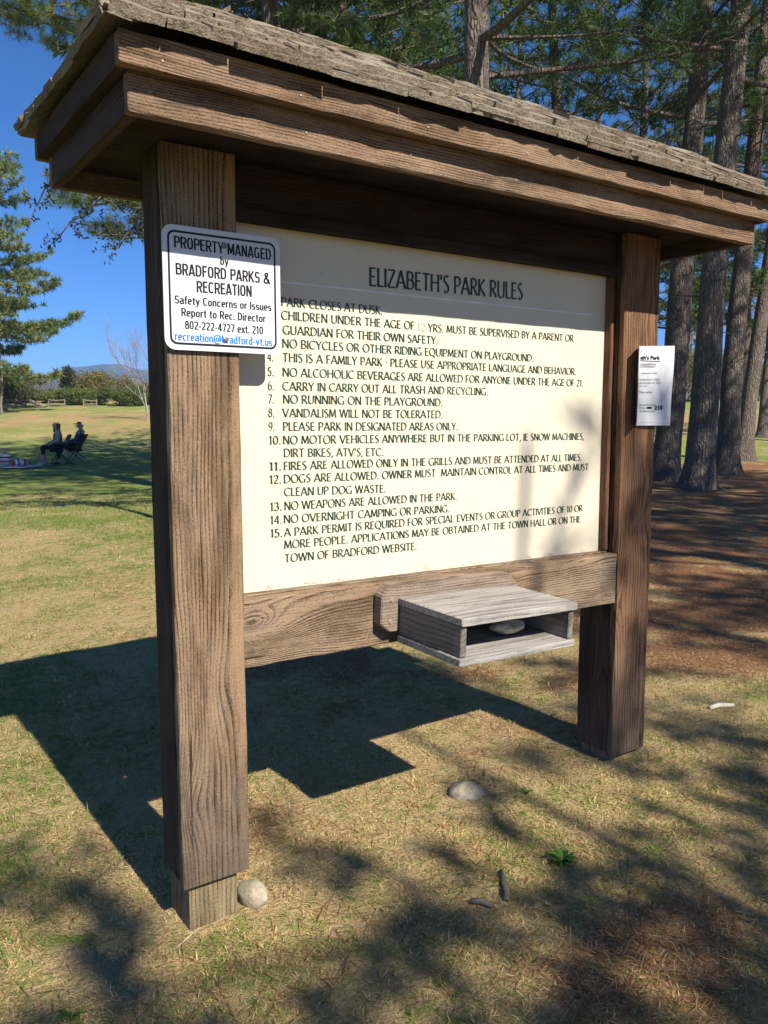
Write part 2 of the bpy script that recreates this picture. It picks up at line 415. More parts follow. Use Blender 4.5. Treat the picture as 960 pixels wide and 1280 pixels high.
def grass_col(rg, n, gr, nd):
    isg = rg.random(n) < np.clip(gr * 1.15 - .02, 0, .9)
    st = np.array([.92, .70, .36]) * (.3 + .85 * rg.random((n, 1))) * np.array([1, 1, 1]) + rg.normal(0, .015, (n, 3))
    g = np.array([.24, .33, .065]) * (.5 + .9 * rg.random((n, 1))); g[:, 0] *= .75 + .7 * rg.random(n)
    return np.clip(np.where(isg[:, None], g, st), .01, 1)
def needle_col(rg, n, gr, nd):
    c = np.array([.48, .25, .13]) * (.4 + .95 * rg.random((n, 1)))
    pale = rg.random(n) < .25
    c[pale] = np.array([.52, .36, .2]) * (.7 + .5 * rg.random((pale.sum(), 1)))
    return np.clip(c, .01, 1)
blades(560000, 15, 11, lambda nd, gr, v: .15 + .85 * (1 - nd), (.010, .030), .0007, (.02, .65), grass_col, 'grass', 'short dry straw and green turf round the notice board', 'grass')
def tuft_keep(nd, gr, v): return sm(gr, .2, .65) * (1 - .8 * nd)
def tuft_col(rg, n, gr, nd):
    g = np.array([.17, .26, .05]) * (.5 + .9 * rg.random((n, 1))); g[:, 0] *= .8 + .8 * rg.random(n); return np.clip(g, .01, 1)
blades(120000, 13, 13, tuft_keep, (.018, .042), .0009, (.6, 1.4), tuft_col, 'green_grass', 'upright green tufts standing in the straw coloured turf', 'grass')
blades(110000, 14, 12, lambda nd, gr, v: .07 + .93 * nd, (.05, .10), .0008, (.0, .2), needle_col, 'fallen_needles', 'rusty brown fallen pine needles littering the ground', 'pine needles')

# ------------------------------------------------------------------ kiosk
W = .184; XR = 1.6403
kiosk = empty('information_kiosk', (0, 0, 0), 'wooden park notice board on two posts under a shingled hip roof', 'notice board')
def post(x0, zg, front, side, core_z, clad_z, sd):
    ci = .0243
    core = board('post', x0 + ci, x0 + W - ci, .0277, .168, zg - .25, 1.984, MAT['core'], kiosk, 'Z', .004, .0015, 14, seed=int(x0 * 10) + 1)
    def under(o):
        o.parent = core; o.location = Vector(o.location) - core.location; return o
    under(board('front_board', x0, x0 + W, 0, .0262, clad_z, 1.984, front, kiosk, 'Z', .004, .0013, 26, seed=int(x0 * 10) + 2, chew=.03))
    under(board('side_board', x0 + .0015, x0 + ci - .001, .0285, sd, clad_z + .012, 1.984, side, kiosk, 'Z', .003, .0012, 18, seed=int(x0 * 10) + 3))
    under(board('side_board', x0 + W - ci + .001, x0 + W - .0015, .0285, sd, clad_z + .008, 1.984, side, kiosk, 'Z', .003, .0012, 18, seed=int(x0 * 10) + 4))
    return core
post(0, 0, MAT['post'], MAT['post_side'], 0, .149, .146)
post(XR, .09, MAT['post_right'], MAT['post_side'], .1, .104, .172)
TILT = -.014
board('rail', W - .004, XR + .004, .0038, .042, .7001, .8795, MAT['rail'], kiosk, 'X', .004, .0015, 30, seed=31, tilt=TILT, chew=.02)
board('sill_strip', W + .003, XR - .003, .044, .0755, .845, .8845, MAT['rail'], kiosk, 'X', .003, .001, 20, seed=32, tilt=TILT)
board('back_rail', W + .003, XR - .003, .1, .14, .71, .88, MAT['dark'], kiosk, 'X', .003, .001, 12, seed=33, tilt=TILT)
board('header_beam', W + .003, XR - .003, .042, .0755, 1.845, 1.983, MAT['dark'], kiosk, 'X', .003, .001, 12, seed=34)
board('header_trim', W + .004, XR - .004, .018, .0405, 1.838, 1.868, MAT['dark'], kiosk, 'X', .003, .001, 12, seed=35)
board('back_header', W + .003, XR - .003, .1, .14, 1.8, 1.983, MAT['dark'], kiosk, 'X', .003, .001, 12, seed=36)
board('stile', XR - .0165, XR - .0015, .045, .0755, .874, 1.842, MAT['stile'], kiosk, 'Z', .003, .001, 16, seed=37)
board('stile', W + .0015, W + .013, .045, .0755, .886, 1.842, MAT['stile'], kiosk, 'Z', .003, .001, 16, seed=38)
# rules panel
PY = .0765
s = NT('cream_painted_panel'); P = s.obj()
b1 = s.noise(P, 5, 4, .6); b2 = s.noise(P, 240, 2); sv = s.n('TexVoronoi'); s.put(sv.inputs['Vector'], P); s.put(sv.inputs['Scale'], 14)
c = s.mix(s.ramp(b1, .3, .75), (.66, .60, .475), (.63, .565, .44))
c = s.mix(s.math('MULTIPLY', s.ramp(s.noise(P, 60, 3, .7), .68, .8), .25), c, (.5, .42, .28))
drip = s.ramp(s.noise(s.scaled(P, (50, 1, 1.3)), 1, 3, .6), .55, .8)
c = s.mix(s.math('MULTIPLY', drip, .16), c, (.55, .46, .3))
c = s.mix(s.math('MULTIPLY', s.ramp(sv.outputs['Distance'], .05, .02), .5), c, (.3, .22, .12))
s.bsdf(c, .5, s.bump(s.math('ADD', b2, s.math('MULTIPLY', b1, 2.0)), .12, .002), .35)
panel = board('rules_board', W - .012, XR + .012, PY, PY + .02, .86, 1.8445, s.m, kiosk, 'X', .001, .0003, 12, seed=40)
def under(o, par):
    o.parent = par; o.location = Vector(o.location) - par.location; return o

# --- flared roman capitals drawn as pen strokes
def arc(cx, cy, rx, ry, a0, a1, n=14):
    return [(cx + rx * math.cos(R(a0 + (a1 - a0) * i / n)), cy + ry * math.sin(R(a0 + (a1 - a0) * i / n))) for i in range(n + 1)]
G = {}
G['A'] = (.70, [[(.0, 0), (.35, 1)], [(.70, 0), (.35, 1)], [(.14, .33), (.56, .33)]])
G['B'] = (.56, [[(.06, 0), (.06, 1)], [(.06, .97), (.28, .97)] + arc(.28, .75, .2, .22, 90, -90, 8) + [(.06, .53)], [(.06, .53), (.30, .53)] + arc(.30, .28, .24, .25, 90, -90, 8) + [(.06, .03)]])
G['C'] = (.66, [arc(.40, .5, .38, .48, 48, 312, 20)])
G['D'] = (.70, [[(.06, 0), (.06, 1)], [(.06, .97), (.25, .97)] + arc(.25, .5, .42, .47, 90, -90, 14) + [(.06, .03)]])
G['E'] = (.48, [[(.06, 0), (.06, 1)], [(.06, .97), (.46, .97)], [(.06, .52), (.41, .52)], [(.06, .03), (.48, .03)]])
G['F'] = (.45, [[(.06, 0), (.06, 1)], [(.06, .97), (.46, .97)], [(.06, .5), (.40, .5)]])
G['G'] = (.72, [arc(.40, .5, .38, .48, 48, 310, 20), [(.66, .0), (.66, .42)]])
G['H'] = (.68, [[(.06, 0), (.06, 1)], [(.62, 0), (.62, 1)], [(.06, .52), (.62, .52)]])
G['I'] = (.12, [[(.06, 0), (.06, 1)]])
G['J'] = (.30, [[(.22, 1), (.22, .1), (.05, -.1)]])
G['K'] = (.60, [[(.06, 0), (.06, 1)], [(.55, 1), (.10, .52)], [(.13, .55), (.60, 0)]])
G['L'] = (.44, [[(.06, 0), (.06, 1)], [(.06, .03), (.46, .03)]])
G['M'] = (.82, [[(.04, 0), (.12, 1)], [(.12, 1), (.41, .1)], [(.41, .1), (.70, 1)], [(.70, 1), (.78, 0)]])
G['N'] = (.68, [[(.06, 0), (.06, 1)], [(.06, 1), (.62, 0)], [(.62, 0), (.62, 1)]])
G['O'] = (.78, [arc(.39, .5, .37, .49, 90, 450, 26)])
G['P'] = (.52, [[(.06, 0), (.06, 1)], [(.06, .97), (.26, .97)] + arc(.26, .71, .24, .26, 90, -90, 10) + [(.06, .45)]])
G['Q'] = (.80, [arc(.39, .5, .37, .49, 90, 450, 26), [(.42, .05), (.78, -.16)]])
G['R'] = (.58, [[(.06, 0), (.06, 1)], [(.06, .97), (.26, .97)] + arc(.26, .73, .22, .24, 90, -90, 10) + [(.06, .49)], [(.24, .49), (.58, 0)]])
G['S'] = (.46, [arc(.24, .74, .18, .24, 40, 200, 9) + [(.20, .58), (.30, .46)] + arc(.23, .26, .20, .25, 25, -140, 10)])
G['T'] = (.58, [[(.29, 0), (.29, 1)], [(.0, .97), (.58, .97)]])
G['U'] = (.66, [[(.06, 1), (.06, .34)] + arc(.33, .32, .27, .31, 180, 360, 12) + [(.60, 1)]])
G['V'] = (.66, [[(.0, 1), (.33, 0)], [(.66, 1), (.33, 0)]])
G['W'] = (.98, [[(.0, 1), (.25, 0)], [(.49, 1), (.25, 0)], [(.49, 1), (.74, 0)], [(.98, 1), (.74, 0)]])
G['X'] = (.62, [[(0, 1), (.62, 0)], [(.62, 1), (0, 0)]])
G['Y'] = (.58, [[(.0, 1), (.29, .48)], [(.58, 1), (.29, .48)], [(.29, .48), (.29, 0)]])
G['Z'] = (.56, [[(.03, .97), (.55, .97)], [(.55, .97), (.02, .03)], [(.02, .03), (.56, .03)]])
G['0'] = (.52, [arc(.26, .5, .23, .48, 90, 450, 22)])
G['1'] = (.30, [[(.17, 0), (.17, 1)], [(.17, .98), (.02, .84)]])
G['2'] = (.48, [arc(.22, .74, .2, .24, 160, -20, 9) + [(.30, .42), (.02, .03)], [(.02, .03), (.48, .03)]])
G['3'] = (.46, [arc(.2, .76, .18, .22, 150, -70, 9), [(.2, .55), (.26, .55)], arc(.2, .28, .22, .27, 70, -150, 10)])
G['4'] = (.50, [[(.36, 0), (.36, 1)], [(.36, 1), (.0, .3)], [(.0, .3), (.50, .3)]])
G['5'] = (.46, [[(.10, .97), (.42, .97)], [(.10, .97), (.08, .56)] + arc(.2, .3, .22, .29, 105, -150, 11)])
G['6'] = (.50, [[(.40, .97)] + arc(.27, .42, .23, .50, 95, 180, 6), arc(.26, .3, .22, .29, 90, 450, 16)])
G['7'] = (.46, [[(.02, .97), (.46, .97)], [(.46, .97), (.14, 0)]])
G['8'] = (.48, [arc(.24, .76, .17, .21, 90, 450, 14), arc(.24, .28, .21, .27, 90, 450, 16)])
G['9'] = (.50, [[(.10, .03)] + arc(.23, .58, .23, .50, -85, 0, 6), arc(.24, .7, .22, .28, 90, 450, 16)])
G['.'] = (.16, [[(.08, -.01), (.08, .11)]])
G[','] = (.16, [[(.09, .1), (.04, -.14)]])
G["'"] = (.14, [[(.08, 1), (.04, .72)]])
G['·'] = (.16, [[(.08, .42), (.08, .54)]])
G['-'] = (.2, [[(.03, .5), (.17, .5)]])
def write(mb, text, x0, z0, x1, z1, cap, thick=.165, thin=.058, y=0.0):
    """one line of capitals from its left foot (x0,z0) to its right foot (x1,z1), y towards the reader staggered"""
    adv = .125; total = 0; pen = []
    for ch in text:
        if ch == ' ': total += .36; continue
        pen.append((ch, total)); total += G[ch][0] + adv
    total -= adv; sx = (x1 - x0) / total; k = 0
    for ch, px in pen:
        for st in G[ch][1]:
            k += 1; yy = y - .00003 * (k % 5); n = len(st); vs = []; fs = []
            closed = n > 10 and math.dist(st[0], st[-1]) < .01
            for i, p in enumerate(st):
                a = st[max(i - 1, 0)] if not (closed and i == 0) else st[-2]
                b = st[min(i + 1, n - 1)] if not (closed and i == n - 1) else st[1]
                dx, dy = b[0] - a[0], b[1] - a[1]; l = math.hypot(dx, dy) or 1; dx /= l; dy /= l
                th = math.atan2(dy, dx); wd = thin + (thick - thin) * abs(math.sin(th - R(18)))
                if n == 2: wd *= 1.2
                elif i in (0, n - 1) and not closed: wd *= 1.15
                for sg in (-1, 1):
                    qx = (px + p[0] - dy * sg * wd / 2) * sx; qz = (p[1] + dx * sg * wd / 2) * cap
                    vs.append((x0 + qx, yy, z0 + (z1 - z0) * (qx / (x1 - x0)) + qz))
            if n == 2:      # waisted stem: the ends flare
                m0 = [(vs[0][j] + vs[2][j]) / 2 for j in range(3)]; m1 = [(vs[1][j] + vs[3][j]) / 2 for j in range(3)]
                cx = [(m0[j] + m1[j]) / 2 for j in range(3)]
                m0 = tuple(cx[j] + (m0[j] - cx[j]) * .78 for j in range(3)); m1 = tuple(cx[j] + (m1[j] - cx[j]) * .78 for j in range(3))
                vs = [vs[0], vs[1], m0, m1, vs[2], vs[3]]; n = 3
            for i in range(n - 1): fs.append((2 * i, 2 * i + 2, 2 * i + 3, 2 * i + 1))
            mb.add(vs, fs)
RULES = [
 ("PARK CLOSES AT DUSK.", 351.75, 376.8, 478, 388),
 ("CHILDREN UNDER THE AGE OF", 351.75, 393.7, 518, 407),
 ("YRS. MUST BE SUPERVISED BY A PARENT OR", 535.5, 409.5, 716.75, 423),
 ("GUARDIAN FOR THEIR OWN SAFETY.", 353.75, 412, 547, 425.5),
 ("NO BICYCLES OR OTHER RIDING EQUIPMENT ON PLAYGROUND.", 353, 429, 666.75, 447.5),
 ("THIS IS A FAMILY PARK · PLEASE USE APPROPRIATE LANGUAGE AND BEHAVIOR.", 353.5, 446.5, 720, 464.5),
 ("NO ALCOHOLIC BEVERAGES ARE ALLOWED FOR ANYONE UNDER THE AGE OF 21.", 353.5, 465, 729, 479),
 ("CARRY IN CARRY OUT ALL TRASH AND RECYCLING.", 353.5, 482.5, 609.5, 489.5),
 ("NO RUNNING ON THE PLAYGROUND.", 354, 498.7, 553, 503),
 ("VANDALISM WILL NOT BE TOLERATED.", 353.5, 516, 553, 518),
 ("PLEASE PARK IN DESIGNATED AREAS ONLY.", 354, 533, 572, 533),
 ("NO MOTOR VEHICLES ANYWHERE BUT IN THE PARKING LOT, IE SNOW MACHINES,", 354, 550, 730, 545.5),
 ("DIRT BIKES, ATV'S, ETC.", 355, 566, 479, 565),
 ("FIRES ARE ALLOWED ONLY IN THE GRILLS AND MUST BE ATTENDED AT ALL TIMES.", 355, 582.5, 727, 571.5),
 ("DOGS ARE ALLOWED. OWNER MUST  MAINTAIN CONTROL AT ALL TIMES AND MUST", 355, 598.7, 735.5, 583.5),
 ("CLEAN UP DOG WASTE.", 355.5, 615, 482, 610.5),
 ("NO WEAPONS ARE ALLOWED IN THE PARK.", 355.7, 632.5, 571, 620),
 ("NO OVERNIGHT CAMPING OR PARKING.", 355, 649, 561.5, 635.5),
 ("A PARK PERMIT IS REQUIRED FOR SPECIAL EVENTS OR GROUP ACTIVITIES OF 10 OR", 355.5, 665.5, 728, 635),
 ("MORE PEOPLE. APPLICATIONS MAY BE OBTAINED AT THE TOWN HALL OR ON THE", 355.5, 681, 725.5, 648.7),
 ("TOWN OF BRADFORD WEBSITE.", 356, 698, 520.7, 682.5)]
NUMS = {0: '1.', 1: '2.', 4: '3.', 5: '4.', 6: '5.', 7: '6.', 8: '7.', 9: '8.', 10: '9.', 11: '10.', 13: '11.', 14: '12.', 16: '13.', 17: '14.', 18: '15.'}
CAPH = .0228; YT = PY - .0012
tx = MB(); fade = MB()
left = [on_y(r[1], r[2], YT) for r in RULES]; right = [on_y(r[3], r[4], YT) for r in RULES]
for i, r in enumerate(RULES):
    a, b = left[i], right[i]
    write(tx, r[0], a[0], a[2] - CAPH / 2, b[0], b[2] - CAPH / 2, CAPH, y=YT)
    if i in NUMS:
        t = NUMS[i]; wn = .0165 if len(t) == 2 else .034
        xe = .3165 if len(t) == 2 else .3345
        write(tx, t, xe - wn, a[2] - CAPH / 2, xe, a[2] - CAPH / 2, CAPH, y=YT)
a = on_y(522, 408.2, YT); b = on_y(532, 409.2, YT)
write(fade, "12", a[0], a[2] - CAPH / 2, b[0], b[2] - CAPH / 2, CAPH, y=YT)
write(tx, "ELIZABETH'S PARK RULES", .6249, 1.7222, 1.2215, 1.7322, .0515, y=YT)
mg = plain('dark_green_lettering', (.018, .045, .028), .45, .3, var=.3)
under(tx.build('lettering', mg, kiosk), panel)
under(fade.build('faded_numerals', plain('faded_lettering', (.50, .43, .33), .6, .2), kiosk), panel)['label'] = 'faded pale numerals 12'
rl = MB(); rl.box(.335, 1.565, YT - .0002, PY - .0004, 1.7050, 1.7098)
under(rl.build('title_rule', plain('pale_line', (.78, .76, .74), .5, .3), kiosk), panel)
# small grit and dead grass stuck along the panel foot
gb = MB(); rg = random.Random(4)
for k in range(26):
    x = rg.uniform(.22, 1.55); z0 = .886 + TILT * (x - .18) / 1.46; y0 = .070
    a = rg.uniform(-1, 1); gb.tube([(x, y0, z0 - .003), (x + .012 * a, y0 + .003, z0 + .006), (x + .03 * a, y0 + .004, z0 + rg.uniform(.0, .016))], .0006, 4)
tag(under(gb.build('grass_wisps', plain('dry_wisp', (.5, .4, .25), .9, .1), kiosk), panel), kind='stuff')

# --- roof
ux0, ux1, uy0, uy1 = -.1853, 2.0096, -.2989, .416
fx0, fx1, fy0, fy1 = -.1575, 1.9818, -.2575, .3908
T = .0275
def fascia(x0, x1, y0, y1, z0, z1, sd):
    board('fascia_board', x0, x1, y0, y0 + T, z0, z1, MAT['fascia'], kiosk, 'X', .0025, .0012, 40, seed=sd, chew=.02)
    board('fascia_board', x0, x1, y1 - T, y1, z0, z1, MAT['fascia'], kiosk, 'X', .0025, .0012, 30, seed=sd + 1)
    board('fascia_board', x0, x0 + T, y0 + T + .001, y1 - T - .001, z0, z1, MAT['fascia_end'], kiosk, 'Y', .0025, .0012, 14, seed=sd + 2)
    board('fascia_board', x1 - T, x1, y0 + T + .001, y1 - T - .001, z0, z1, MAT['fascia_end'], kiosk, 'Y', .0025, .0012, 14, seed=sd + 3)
fascia(ux0, ux1, uy0, uy1, 2.0095, 2.0705, 50)
fascia(fx0, fx1, fy0, fy1, 1.9385, 2.060, 60)
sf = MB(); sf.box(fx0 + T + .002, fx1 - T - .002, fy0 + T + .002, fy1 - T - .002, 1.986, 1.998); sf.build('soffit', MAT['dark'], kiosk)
# nail heads in the fascia
rg = random.Random(9); nailm = plain('galvanised_nail', (.33, .28, .23), .6, .4, .2)
for k in range(7):
    for (yy, zz) in ((uy0, 2.028), (fy0, 1.975)):
        x = -.1 + k * .32 + rg.uniform(-.02, .02); z = zz + rg.uniform(-.004, .008)
        nb = MB(); nb.tube([(x, yy - .0018, z), (x, yy + .004, z)], .0026, 8); nb.build('nail_head', nailm, kiosk)
# shingles: each course laid piece by piece on the four hips
ex0, ex1, ey0, ey1 = -.2139, 2.0382, -.330, .439
EZ = 2.074; RUN = (ey1 - ey0) / 2; PITCH = .236 / RUN
def slope_pt(side, a, r, lift=0.0):
    """a along the eave, r horizontal run up from the eave"""
    nz = 1 / math.hypot(1, PITCH); n = lift * nz
    if side == 0: return (a, ey0 + r - PITCH * n, EZ + PITCH * r + n)
    if side == 1: return (a, ey1 - r + PITCH * n, EZ + PITCH * r + n)
    if side == 2: return (ex0 + r - PITCH * n, a, EZ + PITCH * r + n)
    return (ex1 - r + PITCH * n, a, EZ + PITCH * r + n)
sh = MB(); rg = random.Random(21)
for side in range(4):
    A0, A1 = (ex0, ex1) if side < 2 else (ey0, ey1)
    courses = [(-.002, .0, .16, .012), (.002, .011, .2, .013), (.055, .016, .2, .018), (.115, .016, .2, .018), (.18, .016, .18, .018), (.25, .015, .14, .016), (.325, .011, .1, .012)]
    for ci, (r0, lift, ln, th) in enumerate(courses):
        r1 = min(r0 + ln, RUN); a = A0 + max(r0, 0) + .001
        while a < A1 - max(r0, 0) - .01:
            wd = rg.choice([.08, .11, .14, .17, .2, .24]) * rg.uniform(.9, 1.1)
            b = min(a + wd, A1 - max(r0, 0) - .001)
            rr0 = r0 + rg.uniform(-.006, .006); t = th * rg.uniform(.75, 1.25); lf = lift + rg.uniform(-.002, .004)
            cl = lambda q, r: min(max(q, A0 + r), A1 - r)
            nseg = 5; vs = []; fs = []
            for k in range(nseg + 1):
                q = a + (b - a - .003) * k / nseg; e = rr0 + rg.uniform(-.004, .003); tt = t * rg.uniform(.75, 1.15)
                vs += [slope_pt(side, q, e, lf), slope_pt(side, q, e + .001, lf + tt), slope_pt(side, cl(q, e + .06), e + .06, lf + tt * .75 + rg.uniform(-.0015, .002)),
                       slope_pt(side, cl(q, r1), r1, lf - .012 + .004), slope_pt(side, cl(q, r1), r1, lf - .014)]
            for k in range(nseg):
                o, p = 5 * k, 5 * k + 5
                for j in range(5): fs.append((o + j, o + (j + 1) % 5, p + (j + 1) % 5, p + j))
            fs.append((4, 3, 2, 1, 0)); fs.append(tuple(5 * nseg + j for j in range(5)))
            sh.add(vs, fs); a = b
s = NT('lichened_cedar_shingle'); P = s.obj()
gsc = s.noise(s.scaled(P, (120, 14, 14)), 1, 4, .7); big = s.noise(P, 9, 4, .6); sp1 = s.noise(P, 55, 3, .6); fine = s.noise(P, 260, 3, .6)
vo = s.n('TexVoronoi'); s.put(vo.inputs['Vector'], P); s.put(vo.inputs['Scale'], 8.0); vc = s.n('SeparateColor'); s.put(vc.inputs[0], vo.outputs['Color'])
c = s.mix(gsc, (.10, .076, .055), (.47, .395, .30))
c = s.mix(s.math('MULTIPLY', s.ramp(big, .4, .65), .6), c, (.36, .32, .265))
c = s.mix(s.math('MULTIPLY', s.ramp(sp1, .56, .7), .45), c, s.mix(fine, (.3, .28, .17), (.52, .49, .38)))
c = s.mix(s.math('MULTIPLY', s.ramp(fine, .56, .7), .5), c, (.07, .05, .035))
isl = s.n('NewGeometry').outputs['Random Per Island']
c = s.mix(s.math('MULTIPLY', isl, .6), c, s.mix(gsc, (.075, .052, .036), (.27, .195, .13)))
rows = s.ramp(s.noise(s.scaled(P, (26, 6, 6)), 1, 4, .7), .55, .7)
c = s.mix(s.math('MULTIPLY', rows, .6), c, (.06, .043, .03))
hh = s.math('ADD', s.math('MULTIPLY', gsc, 1.4), s.math('ADD', s.math('MULTIPLY', sp1, 1.8), fine))
s.bsdf(c, .95, s.bump(hh, .6, .010), .1); MAT['shingle'] = s.m
roof = sh.build('roof', MAT['shingle'], kiosk)
def caps(name, P0, P1, sideA, sideB, n):
    mb = MB(); P0 = Vector(P0); P1 = Vector(P1); d = (P1 - P0)
    for k in range(n):
        a = P0 + d * (k / n) - d.normalized() * .01; b = P0 + d * min(1.02, (k + 1.35) / n)
        la, lb = .015 + rg.uniform(-.003, .004), .008
        wA, wB = Vector(sideA) * rg.uniform(.05, .062), Vector(sideB) * rg.uniform(.05, .062)
        vs = []
        for q, l in ((a, la), (b, lb)):
            u = Vector((0, 0, 1))
            vs += [q + wA + u * l * .9, q + u * (l + .006), q + wB + u * l * .9, q + wB + u * (l * .9 - .013), q + u * (l - .009), q + wA + u * (l * .9 - .013)]
        fs = [tuple(range(6))[::-1], tuple(range(6, 12))] + [(j, (j + 1) % 6, 6 + (j + 1) % 6, 6 + j) for j in range(6)]
        mb.add(vs, fs)
    mb.build(name, MAT['shingle'], kiosk)
ym = (ey0 + ey1) / 2; rz = EZ + PITCH * RUN
rxa, rxb = ex0 + RUN, ex1 - RUN
q = 1 / math.hypot(1, PITCH)
caps('ridge_cap', (rxa - .02, ym, rz), (rxb + .02, ym, rz), (0, -q, -q * PITCH), (0, q, -q * PITCH), 14)
for (cx, cy, rx) in ((ex0, ey0, rxa), (ex0, ey1, rxa), (ex1, ey0, rxb), (ex1, ey1, rxb)):
    sx = 1 if cx == ex0 else -1; sy = 1 if cy == ey0 else -1
    # on the long slope the cap leans away along x, on the short slope along y
    caps('hip_cap', (cx, cy, EZ), (rx, ym, rz), (sx * .9, 0, 0) if True else 0, (0, sy * .9, 0), 6)
# moss and grit tufts caught on the shingles
mo = MB(); rg = random.Random(6)
for k in range(380):
    sd = rg.choice([0, 0, 0, 1, 2, 3]); r = rg.uniform(.0, .36)
    A0, A1 = (ex0, ex1) if sd < 2 else (ey0, ey1)
    a = rg.uniform(A0 + r, A1 - r); p = Vector(slope_pt(sd, a, r, .027)); sz = rg.uniform(.0015, .0055) * (1 if rg.random() < .9 else 1.8)
    vs = [p + Vector((rg.uniform(-1, 1), rg.uniform(-1, 1), rg.uniform(-.5, .7))) * sz for _ in range(6)]
    mo.add(vs, [(0, 1, 2), (0, 2, 3), (0, 3, 4), (0, 4, 5), (1, 3, 5), (2, 4, 1), (5, 2, 0)])
tag(mo.build('moss', plain('pale_moss', (.30, .27, .17), .95, .1, var=.5, sc=60), kiosk), kind='stuff')

# ------------------------------------------------------------------ small aluminium sign on the left post
sx0, sx1, sz0, sz1 = -.010, .2945, 1.5085, 1.7955
def rrect(x0, x1, z0, z1, r, n=8):
    out = []
    for cx, cz, a in ((x1 - r, z1 - r, 0), (x0 + r, z1 - r, 90), (x0 + r, z0 + r, 180), (x1 - r, z0 + r, 270)):
        for k in range(n + 1):
            t = R(a + 90 * k / n); out.append((cx + r * math.cos(t), cz + r * math.sin(t)))
    return out
scx, scz = (sx0 + sx1) / 2, (sz0 + sz1) / 2
psign = empty('property_sign', (scx, -.0125, sz0), 'white metal sign with rounded corners screwed to the left post', 'sign')
def loc(o, par=None):
    o.parent = par or psign; o.location = Vector(o.location) - psign.location; return o
def bow(x): return .0035 * ((x - scx) / .15) ** 2
mb = MB(); pr = rrect(sx0, sx1, sz0, sz1, .026); n = len(pr)
mb.add([(x, -.0125, z) for x, z in pr] + [(x, -.0108, z) for x, z in pr],
       [tuple(range(n))[::-1], tuple(range(n, 2 * n))] + [(k, (k + 1) % n, n + (k + 1) % n, n + k) for k in range(n)])
s = NT('white_enamel_plate'); P = s.obj()
c = s.mix(s.ramp(s.noise(P, 12, 4, .6), .35, .75), (.66, .67, .70), (.62, .63, .66))
c = s.mix(s.math('MULTIPLY', s.ramp(s.noise(s.scaled(P, (60, 1, 6)), 1, 3), .6, .8), .12), c, (.5, .47, .42))
s.bsdf(c, .38, None, .4)
plate = loc(mb.build('plate', s.m))
def ring(pa, pb, y, name, mat):
    mb = MB(); n = len(pa); mb.add([(x, y, z) for x, z in pa] + [(x, y, z) for x, z in pb], [(k, (k + 1) % n, n + (k + 1) % n, n + k) for k in range(n)])
    return mb.build(name, mat)
blk = plain('black_sign_paint', (.012, .012, .014), .4, .3); blu = plain('blue_sign_paint', (.02, .19, .68), .4, .3)
loc(ring(rrect(sx0 + .0125, sx1 - .0125, sz0 + .0125, sz1 - .0125, .0175), rrect(sx0 + .0175, sx1 - .0175, sz0 + .0175, sz1 - .0175, .0135), -.0131, 'border_line', blk))
def se(cx, cz, rx, rz, a0, a1, n=16):      # squarish oval
    o = []
    for k in range(n + 1):
        c, q = math.cos(R(a0 + (a1 - a0) * k / n)), math.sin(R(a0 + (a1 - a0) * k / n))
        o.append((cx + rx * math.copysign(abs(c) ** .72, c), cz + rz * math.copysign(abs(q) ** .6, q)))
    return o
_st = [(.07, 0), (.07, 1)]; _pb = [(.07, .93), (.2, .93)] + se(.2, .70, .19, .23, 90, -90, 10) + [(.07, .47)]
